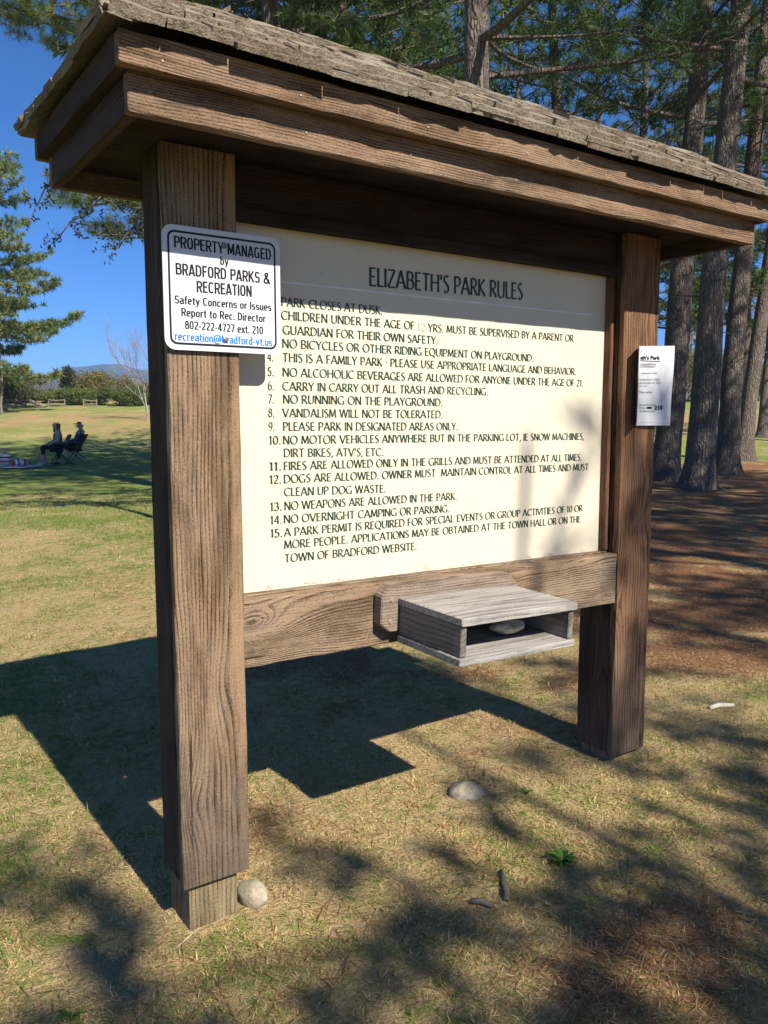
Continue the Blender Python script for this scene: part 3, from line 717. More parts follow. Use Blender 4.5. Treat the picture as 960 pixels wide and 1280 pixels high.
B = {'P': (.42, [_st, _pb]), 'R': (.44, [_st, _pb, [(.24, .47), (.39, 0)]]), 'O': (.46, [se(.23, .5, .16, .43, 90, 450, 26)]), '0': (.42, [se(.21, .5, .145, .43, 90, 450, 26)]),
 'E': (.38, [_st, [(.07, .93), (.38, .93)], [(.07, .52), (.34, .52)], [(.07, .07), (.38, .07)]]), 'F': (.36, [_st, [(.07, .93), (.37, .93)], [(.07, .5), (.33, .5)]]),
 'T': (.40, [[(.2, 0), (.2, 1)], [(0, .93), (.4, .93)]]), 'Y': (.44, [[(.02, 1), (.22, .42)], [(.42, 1), (.22, .42)], [(.22, .44), (.22, 0)]]),
 'M': (.56, [_st, [(.49, 0), (.49, 1)], [(.08, .98), (.28, .12)], [(.48, .98), (.28, .12)]]), 'A': (.46, [[(.04, 0), (.21, 1)], [(.42, 0), (.25, 1)], [(.1, .25), (.36, .25)]]),
 'N': (.47, [_st, [(.40, 0), (.40, 1)], [(.08, .97), (.39, .03)]]), 'G': (.47, [se(.23, .5, .16, .43, 42, 318, 22), [(.39, .05), (.39, .47)], [(.25, .46), (.42, .46)]]), 'C': (.44, [se(.23, .5, .16, .43, 38, 322, 22)]),
 'D': (.46, [_st, [(.07, .93), (.17, .93)] + se(.17, .5, .22, .43, 90, -90, 14) + [(.07, .07)]]), 'I': (.14, [_st]),
 'B': (.44, [_st, [(.07, .93), (.2, .93)] + se(.2, .73, .17, .2, 90, -90, 10) + [(.07, .53)], [(.07, .53), (.2, .53)] + se(.2, .3, .2, .23, 90, -90, 10) + [(.07, .07)]]),
 'K': (.46, [_st, [(.40, 1), (.09, .42)], [(.18, .56), (.42, 0)]]), 'S': (.43, [se(.215, .72, .145, .21, 20, 230, 12) + se(.215, .285, .15, .215, 50, -160, 12)]),
 '&': (.56, [[(.52, 0), (.16, .68)] + se(.24, .8, .1, .14, 190, -60, 12) + [(.12, .42)] + se(.22, .24, .16, .18, 150, 330, 12) + [(.46, .42)]]),
 'a': (.38, [[(.32, 0), (.32, .45)] + se(.19, .48, .13, .17, 0, 160, 10), [(.32, .40), (.2, .39)] + se(.19, .22, .13, .17, 90, 270, 10) + [(.32, .10)]]),
 'b': (.40, [_st, se(.2, .345, .13, .29, 90, 450, 20)]), 'd': (.40, [[(.33, 0), (.33, 1)], se(.2, .345, .13, .29, 90, 450, 20)]), 'p': (.40, [[(.07, -.25), (.07, .7)], se(.2, .345, .13, .29, 90, 450, 20)]),
 'o': (.40, [se(.2, .345, .135, .29, 90, 450, 22)]), 'c': (.37, [se(.2, .345, .135, .29, 38, 322, 18)]), 'e': (.39, [[(.06, .36), (.33, .36)] + se(.2, .345, .135, .29, 3, 318, 18)]),
 'f': (.27, [[(.12, 0), (.12, .78)] + se(.22, .8, .1, .14, 180, 90, 6) + [(.28, .94)], [(.01, .63), (.27, .63)]]), 't': (.26, [[(.12, .9), (.12, .17)] + se(.21, .16, .09, .1, 180, 270, 6) + [(.26, .06)], [(.01, .63), (.26, .63)]]),
 'i': (.14, [[(.07, 0), (.07, .69)], [(.07, .84), (.07, 1)]]), 'n': (.39, [[(.07, 0), (.07, .7)], [(.07, .42)] + se(.195, .40, .125, .235, 180, 0, 12) + [(.32, 0)]]), 'r': (.27, [[(.07, 0), (.07, .7)], [(.07, .4)] + se(.2, .42, .13, .21, 170, 85, 6) + [(.28, .62)]]),
 's': (.36, [se(.18, .49, .12, .145, 25, 230, 10) + se(.18, .2, .125, .145, 50, -155, 10)]), 'u': (.39, [[(.32, 0), (.32, .7)], [(.07, .7), (.07, .3)] + se(.195, .29, .125, .235, 180, 360, 12)]),
 'v': (.38, [[(.03, .7), (.19, .02)], [(.35, .7), (.19, .02)]]), 'x': (.38, [[(.03, .7), (.35, 0)], [(.35, .7), (.03, 0)]]), 'y': (.38, [[(.03, .7), (.2, .05)], [(.35, .7), (.17, -.12), (.12, -.2), (.03, -.2)]]),
 '@': (.78, [se(.4, .4, .135, .2, 90, 450, 18), [(.54, .6), (.52, .28)] + se(.61, .36, .1, .15, 220, 360, 6) + se(.39, .4, .32, .5, 5, 300, 24)]),
 '2': (.42, [se(.21, .7, .14, .23, 165, -20, 10) + [(.07, .12)], [(.04, .07), (.39, .07)]]), '4': (.44, [[(.31, 0), (.31, 1)], [(.29, .97), (.06, .29)], [(.03, .26), (.43, .26)]]), '7': (.41, [[(.03, .93), (.38, .93)], [(.36, .9), (.15, 0)]]), '1': (.3, [[(.18, 0), (.18, 1)], [(.17, .93), (.04, .78)]]),
 '8': (.43, [se(.215, .73, .125, .2, 90, 450, 18), se(.215, .29, .145, .225, 90, 450, 18)]), '-': (.26, [[(.03, .36), (.23, .36)]]), '.': (.15, [[(.075, 0), (.075, .15)]])}
def bold_text(mb, text, x0, z0, x1, z1, cap, y, wd=.142):
    adv = .06; tot = 0; pen = []
    for ch in text:
        if ch == ' ': tot += .26; continue
        pen.append((ch, tot)); tot += B[ch][0] + adv
    tot -= adv; sx = (x1 - x0) / tot; k = 0
    for ch, px in pen:
        for st in B[ch][1]:
            k += 1; yy = y - .00002 * (k % 5); n = len(st); vs = []
            closed = n > 10 and math.dist(st[0], st[-1]) < .01
            for i, p in enumerate(st):
                a = st[max(i - 1, 0)] if not (closed and i == 0) else st[-2]
                b = st[min(i + 1, n - 1)] if not (closed and i == n - 1) else st[1]
                dx, dz = b[0] - a[0], b[1] - a[1]; l = math.hypot(dx, dz) or 1; dx /= l; dz /= l
                w_ = wd * (.92 + .08 * abs(dz))
                for sg in (-1, 1):
                    qx = (px + p[0] - dz * sg * w_ / 2) * sx
                    vs.append((x0 + qx, yy, z0 + (z1 - z0) * (qx / (x1 - x0)) + (p[1] + dx * sg * w_ / 2) * cap))
            mb.add(vs, [(2 * i, 2 * i + 2, 2 * i + 3, 2 * i + 1) for i in range(n - 1)])
def text_mesh(txt, bold):
    cu = bpy.data.curves.new('t', 'FONT'); cu.body = txt; cu.size = 1.0; cu.offset = bold; cu.resolution_u = 3
    o = bpy.data.objects.new('t', cu); COL.objects.link(o); bpy.context.view_layer.update()
    me = bpy.data.meshes.new_from_object(o.evaluated_get(bpy.context.evaluated_depsgraph_get()))
    bpy.data.objects.remove(o); bpy.data.curves.remove(cu)
    n = len(me.vertices); co = np.zeros(n * 3); me.vertices.foreach_get('co', co); co = co.reshape(n, 3)
    fs = [tuple(p.vertices) for p in me.polygons]; bpy.data.meshes.remove(me); return co, fs
def put_text(mb, txt, x0, zb, x1, zb1, cap, y, bold=.022, unit=None):
    co, fs = text_mesh(txt, bold)
    ref, _ = text_mesh('H', bold); ch = ref[:, 1].max() - ref[:, 1].min()
    lo, hi = co[:, 0].min(), co[:, 0].max(); t = (co[:, 0] - lo) / (hi - lo)
    mb.add(np.stack([x0 + t * (x1 - x0), np.full(len(co), y), zb + t * (zb1 - zb) + co[:, 1] * cap / ch], 1), fs)
SIGN = [("PROPERTY MANAGED", 217.5, 301.7, 338.7, 318.3, .0268), ("by", 275.3, 325.5, 285.5, 326.5, .0192), ("BRADFORD PARKS &", 219.5, 335.5, 337.7, 348.3, .0268),
        ("RECREATION", 245.8, 358, 314.7, 364, .0268), ("Safety Concerns or Issues", 218.3, 374, 339.3, 384, .0188), ("Report to Rec. Director", 226.7, 389.7, 332, 398, .0188),
        ("802-222-4727 ext. 210", 231.3, 405.8, 328.8, 413, .0192)]
mb = MB()
for t, a, b, c_, d, cap in SIGN:
    p, q2 = on_y(a, b, -.0132), on_y(c_, d, -.0132); bold_text(mb, t, p[0], p[2] - cap / 2, q2[0], q2[2] - cap / 2, cap, -.0132)
loc(mb.build('lettering', blk))
mb = MB(); p, q2 = on_y(218.3, 419.7, -.0132), on_y(340.3, 428, -.0132)
bold_text(mb, "recreation@bradford-vt.us", p[0], p[2] - .0095, q2[0], q2[2] - .0095, .0192, -.0132)
e = loc(mb.build('lettering', blu)); e['label'] = 'blue e-mail address line'
for (px, py) in ((280, 307), (282, 424.5)):
    p = on_y(px, py, -.013); mb = MB()
    mb.tube([(p[0], -.0128, p[2]), (p[0], -.0155, p[2]), (p[0], -.017, p[2])], [.0078, .007, .004], 14)
    loc(mb.build('screw', plain('dull_screw_steel', (.22, .21, .20), .45, .5, .7), smooth=False))

# ------------------------------------------------------------------ laminated notice on the right post, left edge curled out
note = empty('paper_notice', (1.80, -.012, 1.325), 'white laminated paper notice on the right post, its left edge curled outward', 'notice')
def nloc(o, par=None): o.parent = par or note; o.location = Vector(o.location) - note.location; return o
def npt(t, sgn=0.0):       # t: metres from the fold, positive to the right
    if t < 0:
        k = min(1, -t / .03)
        return (1.7065 + t * .80, -.0135 + t * .60 * k)
    return (1.7065 + t, -.0135 - .007 * math.sin(min(1, t / .19) * math.pi) - .005 * (t / .19) ** 2 + .004)
def sheet(t0, t1, za, zb, off, slant=.0):
    mb = MB(); vs = []; fs = []; N = 22; Mz = 8
    for j in range(Mz + 1):
        for i in range(N + 1):
            t = t0 + (t1 - t0) * i / N; x, y = npt(t); z = za(t) + (zb(t) - za(t)) * j / Mz
            vs.append((x + slant * (z - 1.46) * sm(np.array(t), 0, .2), y + off + .0012 * math.sin(z * 31 + t * 40), z))
    for j in range(Mz):
        for i in range(N):
            a = j * (N + 1) + i; fs.append((a, a + 1, a + N + 2, a + N + 1))
    n0 = len(vs); vs += [(v[0], v[1] + .0007, v[2]) for v in vs]; fs += [tuple(n0 + k for k in f[::-1]) for f in fs]
    mb.add(vs, fs); return mb
s = NT('clear_laminate_film'); s.bsdf((.62, .63, .66), .25, None, .5); lam = s.m
s = NT('white_copier_paper'); P = s.obj(); s.bsdf(s.mix(s.ramp(s.noise(P, 9, 3), .4, .7), (.68, .685, .71), (.63, .64, .67)), .5, s.bump(s.noise(P, 18, 2), .25, .004), .35); pap = s.m
nloc(sheet(-.062, .191, lambda t: 1.3235 + 0 * t, lambda t: 1.6015 + .055 * t, 0, .05).build('laminate', lam, smooth=True))
nloc(sheet(-.055, .184, lambda t: 1.3345 + 0 * t, lambda t: 1.5945 + .055 * t, -.0012, .05).build('sheet', pap, smooth=True))
mb = MB()
NOTE = [("eth's Park", 800, 446.5, 824.6, 447, .0135, .03), ("d Guidelines", 800, 454.8, 819.7, 454.9, .0085, .0), ("ent of Recreation", 800, 458.8, 817, 459, .005, 0),
        ("s cleaned daily", 800, 466.3, 820.5, 466.3, .0055, 0), ("equipment is NOT", 800, 474.2, 823.8, 474.2, .006, 0), ("sanitized; at your", 800, 478.3, 825.5, 478.3, .006, 0),
        ("own risk.", 800, 482, 808.8, 482.2, .0055, 0), ("Play safely", 801, 490, 815, 490, .006, 0), ("eation Director", 800, 505.8, 818.6, 505.8, .006, 0), ("22 Ext.", 800, 509.8, 807.5, 509.8, .006, 0),
        ("210", 817.3, 509.5, 827, 509.3, .0155, .04), ("bradford-vt.us", 800.5, 513.8, 817.2, 513.9, .006, 0)]
def wrapx(x, z):
    t = x - 1.7065; return npt(max(t, 0))[1] - .0032 + .0012 * math.sin(z * 31 + t * 40)
for t, a, b, c_, d, cap, bo in NOTE:
    p, q2 = on_y(a, b, -.018), on_y(c_, d, -.018); m2 = MB(); put_text(m2, t, p[0], p[2] - cap / 2, q2[0], q2[2] - cap / 2, cap, 0, bo)
    mb.add([(x, wrapx(x, z), z) for x, y, z in m2.v], m2.f)
def inkbar(px0, px1, py, hgt_):
    p, q2 = on_y(px0, py, -.018), on_y(px1, py, -.018); vs = []; N = 6
    for k in range(N + 1):
        x = p[0] + (q2[0] - p[0]) * k / N
        for z in (p[2] - hgt_, p[2] + hgt_): vs.append((x, wrapx(x, z), z))
    mb.add(vs, [(2 * k, 2 * k + 2, 2 * k + 3, 2 * k + 1) for k in range(N)])
inkbar(800, 824.6, 450.4, .0009); inkbar(800, 819.7, 457, .0006); inkbar(809, 814.5, 509.7, .0035); inkbar(819, 823.8, 476, .0005)
nloc(mb.build('lettering', blk))
mb = MB(); x, y = npt(.008); mb.tube([(1.716, y - .003, 1.583), (1.716, y + .012, 1.583)], .004, 8); nloc(mb.build('pin', plain('steel_pin', (.3, .29, .28), .4, .5, .7)))

# ------------------------------------------------------------------ brochure box
bx = empty('brochure_box', (.86, -.0, .70), 'silver grey open-fronted wooden leaflet box fixed to the lower rail', 'leaflet box')
def bl(o): o.parent = bx; o.location = Vector(o.location) - bx.location; return o
def flat_board(*a, **k): return bl(board(*a, **k))
ROLL = R(1.5)
pf = [(.583, .760), (.583, .842), (.612, .872), (1.066, .872), (1.108, .832), (1.108, .765), (1.07, .735), (.615, .735)]
mb = MB(); n = len(pf)
mb.add([(x, -.036, z) for x, z in pf] + [(x, .0015, z) for x, z in pf], [tuple(range(n)), tuple(range(n, 2 * n))[::-1]] + [((k + 1) % n, k, n + k, n + (k + 1) % n) for k in range(n)])
bm = bmesh.new(); me = mb.mesh('backboard'); bm.from_mesh(me); bmesh.ops.recalc_face_normals(bm, faces=bm.faces)
bmesh.ops.bevel(bm, geom=[e for e in bm.edges], offset=.0025, segments=2, affect='EDGES'); bm.to_mesh(me); bm.free()
bb = bl(link('backboard', me, MAT['backboard']))
for (x, z) in ((.619, .828), (.616, .765)):
    mb = MB(); mb.tube([(x, -.0395, z), (x, -.036, z)], [.0055, .0075], 10)
    sc = bl(mb.build('screw', plain('rusty_screw', (.42, .34, .25), .5, .5, .4))); 
flat_board('top_panel', .640, 1.073, -.322, -.037, .812, .834, MAT['box'], bx, 'X', .0025, .0006, 14, seed=71)
flat_board('bottom_panel', .640, 1.073, -.318, -.037, .704, .725, MAT['box'], bx, 'X', .0025, .0006, 14, seed=72)
flat_board('side_panel', .646, .666, -.312, -.037, .7265, .8105, MAT['box_y'], bx, 'Y', .002, .0006, 10, seed=73)
flat_board('side_panel', 1.049, 1.069, -.312, -.037, .7265, .8105, MAT['box_y'], bx, 'Y', .002, .0006, 10, seed=74)
bx.rotation_euler = (R(1.2), ROLL, 0)

def stone(name, loc_, sx, sy, sz, seed, mat, label, rz=0.0):
    bm = bmesh.new(); bmesh.ops.create_icosphere(bm, subdivisions=4, radius=1)
    for v in bm.verts:
        c = v.co; d = 1 + .16 * (fbm(np.array([c.x * 1.1 + seed * 5]), np.array([c.y * 1.1 + c.z * 1.3 + 9]), 3)[0] - .45) * 2
        for k, pl in enumerate([(.5, .3, .8), (-.6, .2, .75), (.1, -.7, .7)]):
            pn = Vector(pl).normalized(); e = c.dot(pn) - .78
            if e > 0: d -= e * .7
        d += .035 * (fbm(np.array([c.x * 5 + seed]), np.array([c.y * 5 + c.z * 4]), 3)[0] - .45) * 2
        v.co = Vector((c.x * sx, c.y * sy, c.z * sz)) * d
    me = bpy.data.meshes.new(name); bm.to_mesh(me); bm.free(); me.polygons.foreach_set('use_smooth', np.ones(len(me.polygons), bool))
    o = link(name, me, mat, None, loc_); o.rotation_euler = (0, 0, rz); return tag(o, label, 'stone')
def rockmat(name, a, b):
    s = NT(name); P = s.obj(); n1 = s.noise(P, 35, 5, .65); n2 = s.noise(P, 120, 4, .65)
    c = s.mix(s.ramp(n1, .3, .7), a, b); c = s.mix(s.math('MULTIPLY', s.ramp(n2, .55, .7), .5), c, tuple(k * .45 for k in a))
    s.bsdf(c, .85, s.bump(s.math('ADD', n1, n2), .5, .006), .2); return s.m
rk = rockmat('pale_fieldstone', (.30, .255, .18), (.45, .39, .29)); rk2 = rockmat('speckled_fieldstone', (.36, .33, .23), (.56, .53, .42))
p = ground_at(588, 996); stone('stone', p + Vector((0, .02, .004)), .066, .05, .046, 1, rk, 'pale stone lying alone on the grass beneath the leaflet box', R(-25))
stone('stone', Vector((.212, .045, H(.212, .045) + .02)), .036, .05, .04, 2, rk, 'rounded stone resting against the foot of the left post', R(15))
stone('stone', Vector((.925, -.19, .7475)), .055, .042, .024, 3, rk2, 'flat speckled stone inside the leaflet box')

# sticks and weeds
def stick(name, pts, rad, mat, label, n=7):
    base = Vector(pts[0]); mb = MB(); mb.tube([Vector(p) - base for p in pts], rad, n); return tag(mb.build(name, mat, None, base, True), label, 'stick')
def gp(px, py, dz=.008): q = ground_at(px, py); return q + Vector((0, 0, dz))
stick('stick', [gp(626, 1093), gp(630, 1107), gp(633, 1121, .014), gp(634, 1129)], [.006, .009, .010, .007], MAT['twig'], 'grey barked stick pointing toward the camera on the grass')
stick('stick', [gp(588, 1130), gp(603, 1132, .012), gp(617, 1137)], [.007, .009, .006], MAT['twig'], 'short grey stick lying crosswise on the grass')
stick('stick', [gp(887, 888), gp(898, 885, .012), gp(917, 884)], [.010, .012, .008], plain('peeled_wood', (.62, .57, .46), .8, .2), 'peeled white stick on the grass right of the kiosk')
stick('stalk', [gp(221, 1187, .004), gp(235, 1178, .012), gp(249, 1167, .016)], [.0015, .0017, .001], plain('straw_stalk', (.6, .5, .3), .8, .2), 'dry straw stalk lying before the left post')
def weed(px, py, nl, sz, seed, label):
    q = ground_at(px, py); rg = random.Random(seed); mb = MB()
    for k in range(nl):
        az = rg.uniform(0, 6.28); L = sz * rg.uniform(.5, 1.1); d = Vector((math.cos(az), math.sin(az), 0)); sd = Vector((-d.y, d.x, 0)); h = rg.uniform(.4, 1.7)
        w_ = L * rg.uniform(.09, .16); vs = []
        for t, wd in ((0, .15), (.4, .9), (.72, 1.0), (1, .05)):
            c = d * L * t + Vector((0, 0, L * h * (t - .62 * t * t) + .004)); vs += [c - sd * w_ * wd, c + sd * w_ * wd]
        mb.add(vs, [(0, 2, 3, 1), (2, 4, 5, 3), (4, 6, 7, 5)])
    me = mb.mesh('weed'); a = me.color_attributes.new('col', 'FLOAT_COLOR', 'POINT'); rr = np.random.default_rng(seed)
    c4 = np.ones((len(me.vertices), 4), np.float32); per = np.repeat(.6 + .8 * rr.random(nl), 8)[:, None]
    c4[:, :3] = np.array([.12, .25, .04]) * per; a.data.foreach_set('color', c4.ravel())
    return tag(link('weed', me, MAT['leaf'], None, q), label, 'weed')
weed(703, 1080, 110, .04, 1, 'bright green leafy weed on the grass right of the grey sticks')
weed(90, 1274, 18, .03, 2, 'small green weed at the near left edge of the lawn')
weed(660, 992, 12, .03, 3, 'tiny yellowish seedling right of the pale stone on the grass')


# ------------------------------------------------------------------ trees
def rot_basis(d):
    d = d / (np.linalg.norm(d) + 1e-9)
    a = np.cross(d, [0, 0, 1.0]); l = np.linalg.norm(a)
    a = np.array([1.0, 0, 0]) if l < 1e-4 else a / l
    return d, a, np.cross(a, d)
def tufts_mesh(P, D, nn, nl, nw, rg, base, var=.45, spread=.8, tipc=1.35):
    """needle sprays: nn thin triangles round every tuft point"""
    n = len(P); P = np.repeat(P, nn, 0); D = np.repeat(D, nn, 0)
    r = rg.normal(0, 1, (n * nn, 3)); r /= np.linalg.norm(r, axis=1)[:, None]
    d = D * (1.15 - spread) + r * spread; d[:, 2] += .12; d /= np.linalg.norm(d, axis=1)[:, None]
    L = nl * (.65 + .6 * rg.random(n * nn))[:, None]
    q = rg.normal(0, 1, (n * nn, 3)); sd = np.cross(d, q); sd /= np.linalg.norm(sd, axis=1)[:, None]
    P = P + r * nl * .12
    V = np.stack([P - sd * nw, P + sd * nw, P + d * L], 1).reshape(-1, 3)
    F = np.arange(n * nn * 3).reshape(-1, 3)
    per = np.repeat((1 - var) + 2 * var * rg.random(n), nn); hue = np.repeat(rg.random(n), nn)
    c = np.array(base)[None] * per[:, None]; c = c * np.stack([.75 + .7 * hue, np.ones_like(hue), .9 - .25 * hue], 1)
    c = np.repeat(c[:, None, :], 3, 1); c[:, 2] *= tipc
    return V, F, c.reshape(-1, 3)
class TB:
    """trunk tubes in numpy-free lists and crown arrays of one tree"""
    def __init__(s, seed): s.w = MB(); s.P = []; s.D = []; s.rg = np.random.default_rng(seed)
def pine(seed, Hh, r0, brs, lean=(0, 0), nl=.14, nw=.009, nn=13, tw=.22, tstep=.11, col=(.075, .115, .035), flare=.45, droop=.0, bend=.0, sides=14, twf=.5):
    t = TB(seed); rg = t.rg
    nz = 26; zs = np.concatenate([[-.4, -.1, 0, .1, .25, .5, .9], np.linspace(1.5, Hh, nz)])
    pts = []; rad = []
    for z in zs:
        f = max(z, 0) / Hh
        pts.append((lean[0] * z + bend * math.sin(z * .45) * .5 + .05 * math.sin(z * .9 + seed), lean[1] * z + .05 * math.cos(z * .7 + seed), z))
        rad.append(max(r0 * (1 - f) ** .75 * (1 + flare * math.exp(-max(z, 0) / .35)) * (1 + .04 * math.sin(z * 5 + seed)), .02))
    # trunk with uneven buttressed foot
    o = len(t.w.v); t.w.tube(pts, rad, sides)
    for i, z in enumerate(zs):
        if z < 1.0:
            for k in range(sides):
                v = list(t.w.v[o + i * sides + k]); g = 1 + (.26 * math.sin(k * 3 * 6.283 / sides + seed) + .12 * math.sin(k * 5 * 6.283 / sides + seed * 2)) * math.exp(-max(z, 0) / .3)
                v[0] = pts[i][0] + (v[0] - pts[i][0]) * g; v[1] = pts[i][1] + (v[1] - pts[i][1]) * g; t.w.v[o + i * sides + k] = tuple(v)
    px = np.array(pts)
    for (z, az, L, rise, bare) in brs:
        c = np.array([np.interp(z, px[:, 2], px[:, 0]), np.interp(z, px[:, 2], px[:, 1]), z])
        n = 9; bp = []; wob = rg.normal(0, .05 * L, 2); az2 = az + rg.normal(0, .12)
        for k in range(n + 1):
            q = k / n
            a = az + (az2 - az) * q
            bp.append(c + np.array([math.cos(a) * L * q - math.sin(a) * wob[0] * math.sin(q * 4), math.sin(a) * L * q + math.cos(a) * wob[0] * math.sin(q * 4),
                                    L * (rise * q + .14 * q * q - droop * math.sin(q * 3.0)) + wob[1] * .4 * math.sin(q * 5)]))
        bp = np.array(bp)
        t.w.tube(bp, [max(.011 * L * (1 - k / n) + .006, .006) for k in range(n + 1)], 5, False)
        if bare >= 1: 
            for k in range(3, n):      # dead snags
                if rg.random() < .6:
                    a = az + rg.choice([-1, 1]) * rg.uniform(.5, 1.2); l = rg.uniform(.15, .5) * L * .4
                    t.w.tube([bp[k], bp[k] + l * np.array([math.cos(a), math.sin(a), rg.uniform(-.3, .3)])], [.008, .003], 4, False)
            continue
        s_ = .12 + bare * .6; side = 1
        while s_ < 1.0:
            j = s_ * n; i0 = min(int(j), n - 1); p = bp[i0] + (bp[i0 + 1] - bp[i0]) * (j - i0)
            l = (.28 + twf * L * .42 * math.sin(min(1, (s_ + .12)) * 2.6)) * rg.uniform(.65, 1.2)
            a = az2 + side * rg.uniform(.55, 1.15); side = -side
            e = rg.uniform(-.08, .35)
            d = np.array([math.cos(a), math.sin(a), e]); tip = p + d * l
            if l > .5: t.w.tube([p, p + d * l * .5, tip + np.array([0, 0, .04 * l])], [.009 + .003 * l, .006, .003], 4, False)
            m = max(1, int(l * .85 / tstep)); f = .2 + .8 * (np.arange(m) + 1) / m
            pp = p[None] + d[None] * (l * f)[:, None] + rg.normal(0, .035 + .03 * l, (m, 3)); pp[:, 2] += .06 * l * f
            t.P.append(pp); t.D.append(np.repeat(d[None], m, 0))
            if l > .7:                      # side sprigs
                for q in (.45, .7, .9):
                    a3 = a + rg.choice([-1, 1]) * rg.uniform(.5, 1.0); l3 = l * rg.uniform(.2, .4); d3 = np.array([math.cos(a3), math.sin(a3), rg.uniform(0, .4)])
                    m3 = max(1, int(l3 / tstep)); f3 = (np.arange(m3) + 1) / m3
                    t.P.append(p + d * l * q + d3[None] * (l3 * f3)[:, None]); t.D.append(np.repeat(d3[None], m3, 0))
            s_ += tw / L * rg.uniform(.7, 1.3)
        t.P.append(bp[-1:]); t.D.append((bp[-1:] - bp[-2:-1]) / np.linalg.norm(bp[-1] - bp[-2]))
    tm = t.w.mesh('trunk', True)
    V, F, c = tufts_mesh(np.concatenate(t.P), np.concatenate(t.D), nn, nl, nw, rg, col)
    return tm, bigmesh('crown', V, F, c)
def whorls(seed, z0, z1, n, Lf, rise=.12, azf=None, bare=0.15):
    rg = np.random.default_rng(seed + 100); out = []
    for k in range(n):
        z = z0 + (z1 - z0) * (k + rg.uniform(-.4, .4)) / n
        az = (k * 2.399 + rg.uniform(-.4, .4)) if azf is None else azf(rg, k)
        f = (z - z0) / max(z1 - z0, .1)
        out.append((z, az, Lf(f) * rg.uniform(.7, 1.15), rise * rg.uniform(.2, 1.8) + .25 * f, bare))
    return out
def snags(seed, z0, z1, n, L=1.2):
    rg = np.random.default_rng(seed + 300)
    return [(rg.uniform(z0, z1), rg.uniform(0, 6.28), L * rg.uniform(.3, 1.0), rg.uniform(-.25, .15), 1) for k in range(n)]
def place(name, meshes, loc, label, cat='tree', group=None, rz=0.0, bark=None, leaf=None, sc=1.0, parts=('trunk', 'crown')):
    e = empty(name, loc, label, cat, group, rz); e.scale = (sc, sc, sc)
    link(parts[0], meshes[0], bark or MAT['bark'], e)
    if meshes[1] is not None: link(parts[1], meshes[1], leaf or MAT['needle'], e)
    for ch in e.children:
        if len(ch.data.materials) > 1: ch.data.materials.pop()
    return e
def world_az(du, dv):      # azimuth of a direction given to the right / away from the viewer
    return math.atan2(du * R2[1] + dv * F2[1], du * R2[0] + dv * F2[0])
def wdir(du, dv): return np.array([du * R2[0] + dv * F2[0], du * R2[1] + dv * F2[1]])

GP = 'tall pines standing round the clearing'
dark = (.06, .108, .036)
# the four big trunks right of the kiosk: foot pixel, leaning as in the photograph
def lean_for(foot, top_px, top_py, v):
    x, y = uv2xy((top_px - 480) / FPX * v, v); zt = CAM[2] + (526 - top_py) / FPX * v
    return ((x - foot.x) / (zt - foot.z), (y - foot.y) / (zt - foot.z))
def big_pine(seed, px, py, tpx, wpx, label, z0=6.5, n=44, Lm=3.6, Hh=19, hid=None, sc=1.0):
    f = ground_at(px, py) if hid is None else at_dist(px, hid)
    v = xy2uv(f.x, f.y)[1]
    ln = lean_for(f, tpx, 0, v); r = wpx / FPX * v / 2 * .86
    ms = pine(seed, Hh, r, whorls(seed, z0, Hh - .6, n, lambda q: Lm * (1.05 - .75 * q)) + snags(seed, 2.5, z0, 9), lean=ln, col=dark, nl=.16, nw=.009, nn=18, tw=.28)
    return place('pine_tree', ms, f, label, 'tree', GP)
big_pine(1, 829, 600, 861, 38, 'tall pine whose trunk rises directly behind the right kiosk post', z0=7)
big_pine(2, 868, 611, 903, 41, 'thick straight pine trunk just right of the kiosk, nearest of the bare trunks', z0=7.2)
big_pine(3, 905, 592, 934, 31, 'dark pine trunk behind the thick straight one, right of it', z0=7.5)
big_pine(4, 929, 576, 975, 23, 'slim pale pine trunk leaning right near the right edge of the photo', z0=8)
big_pine(5, 954, 547, 962, 13, 'dark distant pine trunk cut by the right edge of the photo', z0=7)
# pine rising behind the roof, and a crooked one right of it
ms = pine(6, 16, .16, whorls(6, 4.5, 15.4, 50, lambda q: 3.5 * (1.1 - .7 * q), rise=.05) + snags(6, 3.3, 5.0, 6, 1.6), lean=(.004, .0), col=dark, nl=.14, nw=.005, nn=22, tw=.26)
place('pine_tree', ms, at_dist(588, 8.5), 'tall dark pine behind the kiosk, its trunk showing above the middle of the roof', 'tree', GP)
ms = pine(7, 15, .22, whorls(7, 5.2, 14.6, 26, lambda q: 3.2 * (1.0 - .6 * q), rise=.15) + snags(7, 4, 8, 8, 2.2), lean=(-.012, .02), bend=.5, col=dark, nl=.16, nw=.013, nn=11, tw=.28)
place('pine_tree', ms, at_dist(702, 19), 'crooked bare-limbed pine seen above the right half of the roof', 'tree', GP)
